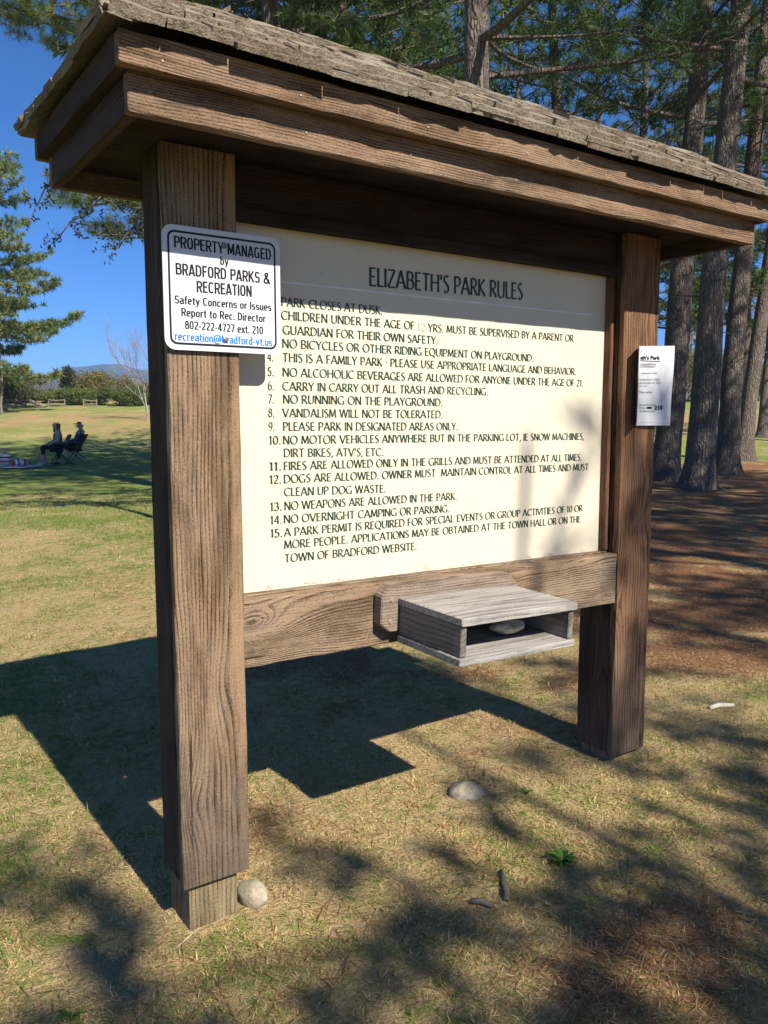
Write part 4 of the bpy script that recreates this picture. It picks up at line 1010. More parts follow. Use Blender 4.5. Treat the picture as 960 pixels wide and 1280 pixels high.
# pine hidden behind the left post: its sunny boughs reach left into the sky
L_ = world_az(-1, -.1)
rgB = np.random.default_rng(44)
brB = [(7.4, world_az(-1, .0), 3.4, .04, .1), (7.7, world_az(-1, .2), 4.1, .02, .05), (8.3, world_az(-1, .0), 4.4, .02, .05), (8.6, world_az(-1, .3), 4.2, .0, .05), (9.2, world_az(-1, -.2), 4.4, -.02, .05), (9.7, world_az(-1, .4), 4, 0, .05), (10.2, world_az(-1, -.1), 4.4, -.03, .05),
       (4.9, world_az(-1, .1), 2.5, -.1, .2), (5.2, world_az(-.8, .7), 2.2, -.1, .2), (4.6, world_az(-.9, -.5), 2.1, -.02, .2), (4.4, world_az(-1, .3), 1.8, -.08, .2), (4.2, world_az(-1, -.1), 1.6, -.05, .2)]
brB += whorls(8, 6.5, 17.5, 22, lambda q: 3.8 * (1.05 - .75 * q), azf=lambda r_, k: world_az(1, 0) + r_.uniform(-1.3, 1.3)) + whorls(9, 11, 17.5, 14, lambda q: 3.6 * (1 - .7 * q))
ms = pine(8, 18, .21, brB, col=(.18, .235, .075), nl=.15, nw=.0045, nn=30, tw=.18, tstep=.09)
place('pine_tree', ms, at_dist(252, 14), 'pine behind the left post with sunny boughs hanging left of the roof', 'tree', GP)
# further pines closing the wood behind
k = 0
FAR = [(640, 27, 17, 4.2, 'far dark pine filling the gap left of the crooked pine'), (735, 30, 18, 4.4, 'far dark pine seen over the roof right of the crooked pine'), (790, 24, 17, 3.8, 'bushy dark pine over the right end of the roof'),
       (835, 38, 18, 4.6, 'distant pine between the two left bare trunks'), (480, 22, 17, 4.0, 'dense dark pine seen over the roof left of its middle trunk'), (432, 16.3, 18, 4.0, 'dark pine rising behind the middle of the roof, left of the nearest trunk'), (375, 14, 18, 4.0, 'dark pine behind the roof, beside the nearest left one'), (345, 12, 16, 4.0, 'dark pine rising behind the left half of the roof, nearest there'), (395, 18, 17, 4.0, 'dense dark pine over the left half of the roof'), (560, 33, 18, 4.6, 'far dark pine left of the middle trunk'), (925, 34, 18, 4.6, 'distant dark pine between the right hand trunks'), (1010, 30, 18, 4.6, 'distant pine beyond the right edge with boughs reaching into view')]
farm = [pine(20 + i, 18, .2, whorls(20 + i, 4.0, 17.5, 54, lambda q: 4.2 * (1.05 - .72 * q)) + snags(20 + i, 2, 5, 6, 1.5), col=dark, nl=.2, nw=.018, nn=12, tw=.34, tstep=.15, sides=10) for i in range(2)]
shade = pine(30, 17, .22, whorls(30, 6.5, 16.7, 46, lambda q: 3.6 * (1.1 - .6 * q)), col=dark, nl=.22, nw=.020, nn=11, tw=.36, tstep=.16, sides=10)
for i, (px, v, hh, _, lab) in enumerate(FAR):
    place('pine_tree', shade if v < 17 else farm[i % 2], at_dist(px, v), lab, 'tree', GP, rz=i * 1.3, sc=hh / 18)
# pines out of the picture to the right and behind, whose shade falls into it
def parasol(seed, n, L, top, y0):
    rg = np.random.default_rng(seed); out = []
    for k in range(n):      # limbs set so that their shade lies in a band of lawn before the kiosk
        az = rg.uniform(-.35, 3.5); l = L * rg.uniform(.55, 1.15); t = -1.25 + 1.38 * ((k * .618 + .3) % 1)
        out.append((.86 * (-y0 + t - l * max(math.sin(az), 0)) - .12 * l, az, l, rg.uniform(-.02, .05), .12))
    return out + [(7.40 + .2 * k, [.4, 2.6, 1.2][k % 3], .55, .1, .1) for k in range(top)]
spread = [pine(131 + i, 7.9 - .9 * i, .10, parasol(57 + i, 14, 2.2, 1 - i, -7.7), col=dark, nl=.15, nw=.013, nn=17, tw=.22, tstep=.10, sides=10) for i in range(2)]
SH = [(6.0, -9.5, 1.0, 0.0, 'pine out of view right of the camera, nearest the kiosk'), (9.3, -7.5, .95, 1.1, 'pine out of view right of the camera, beside the nearest one'), (12.5, -9, 1.0, 2.2, 'pine out of view at the far right of the camera'),
      (8.2, -14.5, 1.05, 3.0, 'pine out of view behind the right hand pines'), (12.0, -3.5, .95, 4.0, 'pine out of view right of the needle litter'), (15.5, -1.5, 1.0, 5.0, 'pine out of view far right of the bare trunks'), (16, -8, 1.0, .7, 'pine out of view at the outer right of the grove'),
      (1.4, -7.7, 1.0, 0, 'low broad pine out of view behind the camera, in line with the kiosk'), (4.0, -7.6, 1.0, 0, 'low broad pine out of view behind the camera, right of its neighbour'), (-2.0, -7.9, 1.0, 0, 'low broad pine out of view behind the camera, left of its neighbour')
]
for (x, y, sc, rz_, lab) in SH:
    place('pine_tree', spread[0 if abs(x - 1.4) < .1 else 1] if 'broad' in lab else shade, Vector((x, y, H(x, y))), lab, 'tree', 'pines out of view that shade the ground', rz=rz_, sc=sc)

# big layered conifer at the left edge, far across the lawn
VL = 50.0
def tiers(seed):
    rg = np.random.default_rng(seed); out = []
    for k in range(84):
        z = 1.6 + 13.9 * (k / 84) + rg.uniform(-.2, .2); f = (z - 2) / 15
        out.append((z, rg.uniform(0, 6.28), (4.6 * (1 - .62 * f) + .5 * math.sin(k * 1.7)) * rg.uniform(.6, 1.12), rg.uniform(-.1, .1), .1))
    return out
ms = pine(40, 15.9, .42, tiers(40), col=(.135, .18, .068), nl=.33, nw=.032, nn=18, tw=.3, tstep=.18, droop=.05, sides=10)
place('conifer', ms, at_dist(-2, VL), 'large layered conifer at the left edge beyond the lawn', 'tree')

# leafless trees
def bare(seed, Hh, r0, depth=5, spread=.5, sides=5, up=.25, split=3, lean=(0, 0), buds=None, budn=0):
    rg = np.random.default_rng(seed); mb = MB(); tips = []
    def grow(p, d, L, r, dep):
        n = 4; pts = [p]; q = p.copy(); dd = d.copy()
        for k in range(n):
            dd = dd + rg.normal(0, .12, 3) + np.array([0, 0, up * .12]); dd /= np.linalg.norm(dd); q = q + dd * L / n; pts.append(q.copy())
        mb.tube(pts, [r * (1 - .4 * k / n) for k in range(n + 1)], sides if dep > 2 else 3, False)
        if dep == 0: tips.append((q, dd)); return
        for k in range(split + (dep > 3)):
            t = rg.integers(1, n + 1) if k else n
            a = rg.normal(0, 1, 3); a -= dd * (a @ dd); a /= np.linalg.norm(a)
            nd = dd * (1 - .35 * spread) + a * spread * rg.uniform(.5, 1.3) + np.array([0, 0, up * .4]); nd /= np.linalg.norm(nd)
            grow(pts[t], nd, L * rg.uniform(.55, .8), r * .55, dep - 1)
    grow(np.array([0, 0, -.2]), np.array([lean[0], lean[1], 1.0]), Hh * .36, r0, depth)
    me = mb.mesh('trunk', True); cr = None
    if buds is not None:
        P = np.array([p for p, d in tips]); D = np.array([d for p, d in tips])
        P = np.concatenate([P + rg.normal(0, .12, P.shape) for _ in range(budn)]); D = np.tile(D, (budn, 1))
        V, F, c = tufts_mesh(P, D, 3, .09, .03, rg, buds); cr = bigmesh('crown', V, F, c)
    return me, cr
MAT['bark_grey'] = plain('grey_bare_bark', (.30, .26, .23), .9, .1, var=.25, sc=5)
place('bare_tree', bare(50, 6.0, .055, 6, .5, lean=(.02, 0)), at_dist(186, 42), 'leafless grey tree left of the left post, branches spread on the sky', 'tree', bark=MAT['bark_grey'], parts=('branches', 'crown'))
place('birch_tree', bare(51, 9, .09, 3, .35, lean=(.02, .0)), at_dist(6, 47), 'slim pale birch trunk before the large left conifer', 'tree', bark=MAT['bark_pale'], parts=('branches', 'crown'))
# small broadleaf whose dark leafy twigs reach out left of the post
rgT = np.random.default_rng(60); mb = MB(); Pp = []; Dd = []
def twig_branch(z0, targets):
    for (du, dv, dz) in targets:
        e = wdir(du, dv); p0 = np.array([0, 0, z0]); p1 = np.array([e[0], e[1], z0 + dz]); n = 9; pts = []
        for k in range(n + 1):
            q = k / n; pts.append(p0 + (p1 - p0) * q + np.array([0, 0, .35 * math.sin(q * 3.1)]) + rgT.normal(0, .03, 3) * (q > 0))
        mb.tube(pts, [.02 * (1 - .8 * k / n) + .004 for k in range(n + 1)], 5, False)
        for k in range(3, n + 1):
            for m in range(3):
                d = rgT.normal(0, 1, 3); d[2] = d[2] * .6 - .1; d /= np.linalg.norm(d); l = rgT.uniform(.15, .45)
                mb.tube([pts[k], pts[k] + d * l], [.006, .002], 4, False)
                c = int(l / .03); f = rgT.random(c)[:, None]; Pp.append(pts[k] + d * l * f + rgT.normal(0, .025, (c, 3))); Dd.append(np.repeat(d[None], c, 0))
mb.tube([(0, 0, -.3), (.02, 0, 1), (.05, .02, 2.2), (.04, .03, 3.3), (.02, .02, 4.2)], [.075, .06, .05, .035, .015], 9)
twig_branch(3.6, [(-1.85, .1, .0), (-1.7, .4, -.3), (-1.5, -.2, .45), (-1.0, .3, -.35), (-.7, .2, .7)])
twig_branch(3.0, [(-1.0, .2, .15), (.8, .3, .6), (.5, -.5, 1.0)])
V, F, c = tufts_mesh(np.concatenate(Pp), np.concatenate(Dd), 2, .045, .014, rgT, (.045, .06, .025), spread=.7)
place('broadleaf_tree', (mb.mesh('trunk', True), bigmesh('crown', V, F, c)), at_dist(262, 9), 'slight broadleaf tree hidden by the left post, dark leafy twigs reaching left', 'tree', bark=MAT['twig'], leaf=MAT['leaf'])

# shrubs: leaves and twigs filling an uneven mound
def shrub(seed, rx, ry, rz_, n, col, lf=.11, lw=.045, lobes=7):
    rg = np.random.default_rng(seed); mb = MB(); Ps = []
    for k in range(lobes):
        a = rg.uniform(0, 6.28); q = rg.uniform(.1, .75); c = np.array([math.cos(a) * rx * q, math.sin(a) * ry * q, rz_ * rg.uniform(.35, .75)])
        rr = np.array([rx, ry, rz_ * .62]) * rg.uniform(.32, .55)
        d = rg.normal(0, 1, (n // lobes, 3)); d /= np.linalg.norm(d, axis=1)[:, None]
        p = c + d * rr * (rg.random((n // lobes, 1)) ** .45); Ps.append(p[p[:, 2] > .02])
        for m in range(7):
            e = c + rg.normal(0, .6, 3) * rr * np.array([1, 1, .8]); e[2] = abs(e[2]) + .1
            mb.tube([(rg.normal(0, .15), rg.normal(0, .15), -.1), e * np.array([.6, .6, .55]), e], [.03, .02, .006], 4, False)
    P = np.concatenate(Ps); D = rg.normal(0, 1, P.shape); D /= np.linalg.norm(D, axis=1)[:, None]
    V, F, c = tufts_mesh(P, D, 3, lf, lw, rg, col, var=.4, spread=.7)
    return mb.mesh('stems', False), bigmesh('foliage', V, F, c)
GS = 'shrubs along the far edge of the lawn'
SHR = [(-60, 56, 3.0, 1.5, (.13, .15, .05), 'olive shrub at the foot of the left conifer'), (26, 59, 2.0, 1.9, (.10, .12, .055), 'greyish rounded shrub right of the left conifer'), (70, 59, 1.6, 1.2, (.12, .16, .06), 'low pale green shrub between the fence rails'),
       (95, 61, 1.1, 2.75, (.035, .05, .03), 'dark evergreen shrub, tallest dark one on the far edge'), (112, 57, 2.2, 1.35, (.11, .15, .05), 'green shrub below the yellowish one'), (129, 60, 2.4, 2.6, (.19, .18, .08), 'tall yellowish budding shrub left of the left post'),
       (160, 56, 1.7, 1.5, (.085, .12, .04), 'deep green shrub right of the yellowish one'), (185, 58, 2.2, 1.7, (.12, .15, .05), 'green shrub seen against the left post edge'), (48, 62, 2.6, 1.0, (.15, .17, .07), 'low grey green shrub behind the fallen log'),
       (845, 58, 3.0, 4.2, (.16, .17, .07), 'tall grey green shrub between the right post and the thick trunk'), (872, 60, 3.0, 3.0, (.14, .16, .06), 'green shrub behind the thick straight trunk'), (905, 62, 3.0, 4.0, (.12, .15, .055), 'green shrub seen between the right hand trunks'), (945, 60, 3.0, 3.2, (.13, .16, .06), 'green shrub at the right edge beyond the trunks')]
for i, (px, v, rx, rz_, colr, lab) in enumerate(SHR):
    ms = shrub(70 + i, rx, 1.6, rz_, 5200, colr, .12, .034, 11)
    place('shrub', ms, at_dist(px, v) - Vector((0, 0, .15)), lab, 'shrub', GS, bark=MAT['bark_grey'], leaf=MAT['leaf'], parts=('stems', 'foliage'))
place('bare_tree', bare(53, 9, .14, 5, .6), at_dist(838, 62), 'leafless tree behind the paper notice, pale forking limbs', 'tree', bark=MAT['bark_pale'], parts=('branches', 'crown'))
place('bare_tree', bare(54, 10, .13, 5, .5, buds=(.2, .2, .08), budn=3), at_dist(925, 66), 'budding thin tree between the leaning trunk and the right edge', 'tree', bark=MAT['bark_grey'], parts=('branches', 'crown'))
ms = pine(41, 12, .16, whorls(41, 1.5, 11.6, 34, lambda q: 2.6 * (1.05 - .9 * q), rise=-.03), col=(.06, .09, .04), nl=.34, nw=.05, nn=10, tw=.4, tstep=.24, sides=8)
place('conifer', ms, at_dist(858, 72), 'distant conifer between the first two bare trunks', 'tree')
place('conifer', ms, at_dist(960, 74), 'distant conifer at the right edge beyond the leaning trunk', 'tree', rz=2.0)

# rail fence pieces and a log on the far edge
def fence(px0, px1, v, n, label, seed):
    a, b = at_dist(px0, v), at_dist(px1, v); e = empty('rail_fence', a, label, 'fence', 'old rail fence along the far edge'); rg = random.Random(seed)
    e.rotation_euler = (0, 0, 0)
    for k in range(n + 1):
        p = a.lerp(b, k / n) - a; mb = MB(); mb.tube([p + Vector((0, 0, -.2)), p + Vector((rg.uniform(-.03, .03), 0, .52))], [.05, .04], 6); mb.build('post', MAT['rail_fence'], e)
    for k in range(n):
        p, q2 = a.lerp(b, k / n) - a, a.lerp(b, (k + 1) / n) - a
        for z in (.2, .44):
            mb = MB(); mb.tube([p + Vector((0, 0, z + rg.uniform(-.05, .05))), (p + q2) / 2 + Vector((0, 0, z - .03)), q2 + Vector((0, 0, z + rg.uniform(-.08, .05)))], [.035, .045, .035], 6); mb.build('rail', MAT['rail_fence'], e)
fence(24, 36, 54.5, 1, 'short grey rail fence beside the left conifer', 1)
fence(64, 84, 54.5, 1, 'short rail fence left of the tall yellowish shrub', 2)
fence(108, 124, 54.5, 1, 'rail fence standing before the yellowish shrub', 3)
a, b = at_dist(38, 53.5), at_dist(60, 53.0); mb = MB(); d = b - a
mb.tube([Vector((0, 0, .55)), d * .5 + Vector((0, 0, .3)), d + Vector((0, 0, .14))], [.1, .13, .11], 8)
tag(mb.build('log', MAT['rail_fence'], None, a, True), 'fallen pale log lying between two fence pieces', 'log')

# ------------------------------------------------------------------ far hills
def ridge(name, v, top, u0, u1, n, depth, mat, seed, rough):
    xs = np.linspace(u0, u1, n); V = []; rows = 10
    for j in range(rows):
        q = j / (rows - 1)
        for i, u in enumerate(xs):
            hgt_ = top(u) * math.sin(q * math.pi * .55) ** .8
            nn_ = (fbm(np.array([u / rough + seed]), np.array([q * 3.0]), 5)[0] - .45) * top(u) * .3 * q
            x, y = uv2xy(u, v + depth * q); V.append((x, y, hgt_ + nn_ - .1 * (1 - q)))
    i = np.arange(rows * n).reshape(rows, n)
    F = np.stack([i[:-1, :-1], i[:-1, 1:], i[1:, 1:], i[1:, :-1]], -1).reshape(-1, 4)
    o = link(name, bigmesh(name, V, F, None, True), mat); return tag(o, kind='structure')
def hillmat(name, a, b, sc):
    s = NT(name); P = s.obj(); n1 = s.noise(P, sc, 5, .65); n2 = s.noise(P, sc * .15, 3)
    s.bsdf(s.mix(s.ramp(n1, .35, .65), s.mix(n2, a, b), tuple(k * .55 for k in a)), .95, s.bump(n1, .6, 4.0), .05); return s.m
ridge('hills', 330, lambda u: 17 + 2.5 * math.sin(u * .013) + 2 * math.sin(u * .037), -420, 420, 260, 160, hillmat('wooded_hillside', (.17, .145, .125), (.13, .12, .085), .16), 3, 14)
# leafless woods on that slope
rgw = np.random.default_rng(91); N = 9000
uw = rgw.uniform(-260, 240, N); vw = 300 + 120 * rgw.random(N); xw, yw = uv2xy(uw, vw)
zb = np.interp(vw, [300, 330, 420], [0, 2, 16.5]); hw = 4.5 + 4 * rgw.random(N)
sd = np.stack([np.full(N, R2[0]), np.full(N, R2[1]), np.zeros(N)], 1) * (.4 + .9 * rgw.random(N))[:, None]
B = np.stack([xw, yw, zb], 1); Tp = B + np.stack([rgw.normal(0, .6, N), rgw.normal(0, .6, N), hw], 1)
Md = (B + Tp) / 2 + np.stack([rgw.normal(0, .4, N), rgw.normal(0, .9, N), np.zeros(N)], 1)
Vw = np.concatenate([B, Md - sd, Md + sd, Tp]); i = np.arange(N)
ev = rgw.random(N) < .08
cw = np.array([.20, .165, .145]) * (.5 + .8 * rgw.random((N, 1))); cw[ev] = np.array([.05, .07, .035])
o = link('distant_woods', bigmesh('distant_woods', Vw, np.concatenate([np.stack([i, i + N, i + 2 * N], 1), np.stack([i + N, i + 3 * N, i + 2 * N], 1)]), np.concatenate([cw] * 4)), MAT['leaf'])
tag(o, 'grey brown leafless woods on the far low hill', 'woods', kind='stuff')
def mtop(u):
    a = u / 1400
    return 62 + 46 * math.exp(-((a + .375) / .075) ** 2) + 14 * math.exp(-((a + .29) / .04) ** 2) + 30 * math.exp(-((a - .3) / .25) ** 2)
ridge('mountain', 1400, mtop, -1300, 1300, 300, 150, hillmat('mountain_forest', (.045, .065, .075), (.035, .05, .06), .02), 11, 90)

# ------------------------------------------------------------------ people and picnic things, far left in the shade
def skin_body(name, joints, edges, root, mat, parent=None, sub=2):
    names = list(joints); me = bpy.data.meshes.new(name)
    me.from_pydata([joints[k][0] for k in names], [(names.index(a), names.index(b)) for a, b in edges], [])
    o = bpy.data.objects.new(name, me); COL.objects.link(o)
    m = o.modifiers.new('s', 'SKIN'); m.use_smooth_shade = True
    for k, nme in enumerate(names):
        r = joints[nme][1]; sv = me.skin_vertices[0].data[k]; sv.radius = r if isinstance(r, tuple) else (r, r); sv.use_root = (nme == root)
    ss = o.modifiers.new('u', 'SUBSURF'); ss.levels = sub; ss.render_levels = sub
    bpy.context.view_layer.update()
    out = bpy.data.meshes.new_from_object(o.evaluated_get(bpy.context.evaluated_depsgraph_get()))
    bpy.data.objects.remove(o); out.name = name
    out.polygons.foreach_set('use_smooth', np.ones(len(out.polygons), bool))
    return link(name, out, mat, parent)
skin_m = plain('skin', (.50, .31, .23), .55, .35, var=.08)
def mk(name, c, v=.15): return plain(name, c, .85, .15, var=v, sc=20, bump=.3)
def hand(J, E, wrist, tip_dir, up_dir, tag_):
    """palm, four curled fingers of unequal length and a thumb leaving the palm's side"""
    wv, d, u = Vector(wrist), Vector(tip_dir).normalized(), Vector(up_dir).normalized(); sdv = d.cross(u).normalized()
    J[tag_ + 'p'] = (wv + d * .05, (.022, .034)); E.append((tag_ + 'w', tag_ + 'p'))
    for k, (o, l) in enumerate(((-.03, .07), (-.01, .082), (.011, .077), (.031, .06))):
        a = f'{tag_}f{k}'; b = wv + d * .085 + sdv * o
        J[a + 'a'] = (b, .0095); J[a + 'b'] = (b + d * l * .55 - u * .008, .009); J[a + 'c'] = (b + d * l * .85 - u * .032, .0075)
        E += [(tag_ + 'p', a + 'a'), (a + 'a', a + 'b'), (a + 'b', a + 'c')]
    b = wv + d * .03 - sdv * .03
    J[tag_ + 't1'] = (b - sdv * .022 + d * .02, .011); J[tag_ + 't2'] = (b - sdv * .034 + d * .055 - u * .01, .0085); E += [(tag_ + 'p', tag_ + 't1'), (tag_ + 't1', tag_ + 't2')]
def person(loc, rz, label, pose, cols, hair, cap):
    e = empty('person', loc, label, 'person', 'two people sitting on folding chairs', rz)
    J = {}; E = []
    sh_, hp = pose['shoulder'], pose['hip']
    neck = Vector(((0, 0, 0))) + (Vector(sh_) + Vector((.0, 0, .07)))
    hd = Vector(pose['head']) - Vector((0, 0, .025))
    J['pel'] = (Vector(hp), (.15, .115)); J['wst'] = (Vector(hp).lerp(Vector(sh_), .4), (.135, .10)); J['chs'] = (Vector(hp).lerp(Vector(sh_), .78), (.15, .11))
    J['nk'] = (neck, .055); J['jaw'] = (neck.lerp(hd, .55), (.062, .07)); J['hd'] = (hd, (.086, .10)); J['crn'] = (hd + Vector((-.01, 0, .075)), (.07, .085))
    E += [('pel', 'wst'), ('wst', 'chs'), ('chs', 'nk'), ('nk', 'jaw'), ('jaw', 'hd'), ('hd', 'crn')]
    for sd_, nm in ((1, 'l'), (-1, 'r')):
        el, wr = Vector(pose['elbow' + nm]), Vector(pose['wrist' + nm]); s0 = Vector(sh_) + Vector((0, .165 * sd_, 0))
        J[nm + 's'] = (s0, .058); J[nm + 'e'] = (el, .043); J[nm + 'w'] = (wr, .030)
        E += [('chs', nm + 's'), (nm + 's', nm + 'e'), (nm + 'e', nm + 'w')]
        hand(J, E, wr, wr - el if pose.get('hd' + nm) is None else pose['hd' + nm], (0, 0, 1), nm)
        kn, an = Vector(pose['knee' + nm]), Vector(pose['ankle' + nm]); h0 = Vector(hp) + Vector((.04, .095 * sd_, -.02))
        J[nm + 'h'] = (h0, .088); J[nm + 'k'] = (kn, .060); J[nm + 'c'] = (kn.lerp(an, .35), .056); J[nm + 'a'] = (an, .036); J[nm + 'o'] = (an + Vector((.13, .01 * sd_, -.045)), (.032, .042))
        E += [('pel', nm + 'h'), (nm + 'h', nm + 'k'), (nm + 'k', nm + 'c'), (nm + 'c', nm + 'a'), (nm + 'a', nm + 'o')]
    skin_body('body', J, E, 'pel', skin_m, e)
    # clothing grown round the same joints
    g = lambda keys, f: {k: (J[k][0], tuple(q * f for q in J[k][1]) if isinstance(J[k][1], tuple) else J[k][1] * f) for k in keys}
    top = g(['pel', 'wst', 'chs', 'ls', 'le', 'rs', 're'], 1.14); te = [('pel', 'wst'), ('wst', 'chs'), ('chs', 'ls'), ('ls', 'le'), ('chs', 'rs'), ('rs', 're')]
    for nm in 'lr':
        top[nm + 'w0'] = (J[nm + 'e'][0].lerp(J[nm + 'w'][0], .88), .041); te.append((nm + 'e', nm + 'w0'))
    top['col'] = (J['chs'][0].lerp(neck, .75), .075); te.append(('chs', 'col'))
    skin_body('shirt', top, te, 'pel', cols[0], e)
    tr = g(['pel', 'lh', 'lk', 'lc', 'rh', 'rk', 'rc'], 1.15); tre = [('pel', 'lh'), ('lh', 'lk'), ('lk', 'lc'), ('pel', 'rh'), ('rh', 'rk'), ('rk', 'rc')]
    for nm in 'lr':
        tr[nm + 'q'] = (J[nm + 'c'][0].lerp(J[nm + 'a'][0], pose['cuff']), .058); tre.append((nm + 'c', nm + 'q'))
    skin_body('trousers', tr, tre, 'pel', cols[1], e)
    for nm in 'lr':
        a = J[nm + 'a'][0]; skin_body('shoe', {'a': (a + Vector((-.03, 0, -.035)), (.045, .045)), 'b': (a + Vector((.07, 0, -.05)), (.042, .036)), 'c': (a + Vector((.17, .01, -.06)), (.036, .028))}, [('a', 'b'), ('b', 'c')], 'a', cols[2], e)
    if cols[3]:
        skin_body('vest', g(['pel', 'wst', 'chs'], 1.26) | {'t': (J['chs'][0] + Vector((0, 0, .11)), (.16, .1))}, [('pel', 'wst'), ('wst', 'chs'), ('chs', 't')], 'pel', cols[3], e)
    # face: nose, eyes, lips, ears set at half the head's height
    fd = Vector(pose['face']).normalized(); rt = fd.cross(Vector((0, 0, 1))).normalized()
    mb = MB(); mb.tube([hd + fd * .085 + Vector((0, 0, .015)), hd + fd * .108 + Vector((0, 0, -.025)), hd + fd * .085 + Vector((0, 0, -.035))], [.008, .014, .008], 7); mb.build('nose', skin_m, e, None, True)
    for q in (-1, 1):
        mb = MB(); c = hd + fd * .083 + rt * .033 * q + Vector((0, 0, .012)); mb.tube([c, c + fd * .012], [.012, .005], 8); mb.build('eye', mk('dark_eye', (.03, .02, .015)), e, None, True)
        mb = MB(); c = hd + rt * .082 * q - fd * .01; mb.tube([c + Vector((0, 0, .03)), c + rt * .012 * q, c + Vector((0, 0, -.03))], [.008, .016, .008], 7); mb.build('ear', skin_m, e, None, True)
    mb = MB(); c = hd + fd * .082 + Vector((0, 0, -.058)); mb.tube([c - rt * .024, c + fd * .008, c + rt * .024], [.003, .007, .003], 6); mb.build('mouth', mk('lips', (.3, .12, .1)), e, None, True)
    bk = -fd
    if hair == 'long':
        hh = {'a': (hd + Vector((0, 0, .075)) + bk * .02, (.09, .092)), 'b': (hd + bk * .055, (.085, .09)), 'c': (hd + bk * .06 + Vector((0, 0, -.13)), (.08, .055)), 'd': (hd + bk * .05 + Vector((0, 0, -.23)), (.07, .03))}
        he = [('a', 'b'), ('b', 'c'), ('c', 'd')]
        for q, nm in ((1, 'x'), (-1, 'y')):
            hh[nm + '1'] = (hd + rt * .078 * q + Vector((0, 0, .03)) + fd * .01, .03); hh[nm + '2'] = (hd + rt * .088 * q + Vector((0, 0, -.1)), .032); hh[nm + '3'] = (hd + rt * .085 * q + Vector((0, 0, -.2)) + fd * .03, .022)
            he += [('a', nm + '1'), (nm + '1', nm + '2'), (nm + '2', nm + '3')]
        skin_body('hair', hh, he, 'a', mk('light_brown_hair', (.17, .10, .055), .3), e)
    else:
        skin_body('hair', {'a': (hd + bk * .05 + Vector((0, 0, .03)), (.07, .075)), 'b': (hd + bk * .06 + Vector((0, 0, -.05)), (.05, .06))}, [('a', 'b')], 'a', mk('short_dark_hair', (.05, .035, .025), .3), e)
    if cap:
        cp = skin_body('cap', {'a': (hd + Vector((0, 0, .055)), (.098, .1)), 'b': (hd + Vector((0, 0, .115)), (.07, .075))}, [('a', 'b')], 'a', mk('black_cap_cloth', (.018, .018, .022)), e)
        mb = MB(); c = hd + Vector((0, 0, .06)); vs = []
        for k in range(9):
            t = -1 + 2 * k / 8; vs.append(c + rt * .075 * t + fd * (.06 + .03 * (1 - abs(t)))); vs.append(c + rt * .07 * t + fd * (.095 + .085 * math.sqrt(max(0, 1 - t * t))) + Vector((0, 0, -.018)))
        vs += [v + Vector((0, 0, .008)) for v in vs]
        fs = [(2 * k, 2 * k + 1, 2 * k + 3, 2 * k + 2) for k in range(8)] + [(18 + 2 * k, 18 + 2 * k + 2, 18 + 2 * k + 3, 18 + 2 * k + 1) for k in range(8)] + [(2 * k + 1, 19 + 2 * k, 21 + 2 * k, 2 * k + 3) for k in range(8)]
        mb.add(vs, fs); mb.build('visor', mk('black_visor_cloth', (.018, .018, .022)), cp)
    return e
def chair(loc, rz, label):
    e = empty('folding_chair', loc, label, 'chair', 'folding chairs on the lawn', rz); mt = plain('dark_steel_tube', (.05, .05, .055), .4, .5, .6)
    for q in (-.27, .27):
        for pts in ([(.27, q, 0), (-.02, q, .42), (-.26, q, .84)], [(-.30, q, 0), (.0, q, .30), (.24, q, .43)]):
            mb = MB(); mb.tube(pts, .013, 7); mb.build('leg', mt, e)
        mb = MB(); mb.tube([(.25, q, .43), (.25, q, .60), (-.2, q, .62)], .012, 7); mb.build('arm_frame', mt, e)
        mb = MB(); mb.box(-.16, .26, q - .025, q + .025, .613, .637); mb.build('armrest', mk('dark_armrest_plastic', (.09, .08, .07)), e)
    mb = MB(); mb.tube([(-.3, -.27, .02), (-.3, .27, .02)], .011, 6); mb.build('crossbar', mt, e); mb = MB(); mb.tube([(.27, -.27, .02), (.27, .27, .02)], .011, 6); mb.build('crossbar', mt, e)
    fab = mk('charcoal_canvas', (.03, .028, .032))
    def sling(name, a, b, sag):
        mb = MB(); vs = []; fs = []; N = 8
        for i in range(N + 1):
            for j in range(N + 1):
                p = Vector(a).lerp(Vector(b), i / N); t = j / N; vs.append((p.x, -.265 + .53 * t, p.z - sag * math.sin(t * math.pi) * math.sin(i / N * math.pi)))
        for i in range(N):
            for j in range(N): q_ = i * (N + 1) + j; fs.append((q_, q_ + 1, q_ + N + 2, q_ + N + 1))
        n0 = len(vs); vs += [(x, y, z + .012) for x, y, z in vs]; fs += [tuple(n0 + k for k in f[::-1]) for f in fs]
        mb.add(vs, fs); mb.build(name, fab, e)
    sling('seat', (-.04, 0, .415), (.25, 0, .44), .035); sling('backrest', (-.05, 0, .47), (-.265, 0, .85), .03)
    return e
VP_ = 23.0
def pl(px, v): return at_dist(px, v)
rz_w = world_az(-.85, -.5); rz_m = world_az(-1, -.12)
c1 = pl(77, 23.1); chair(c1, rz_w, 'folding chair nearer the left, holding the long-haired person')
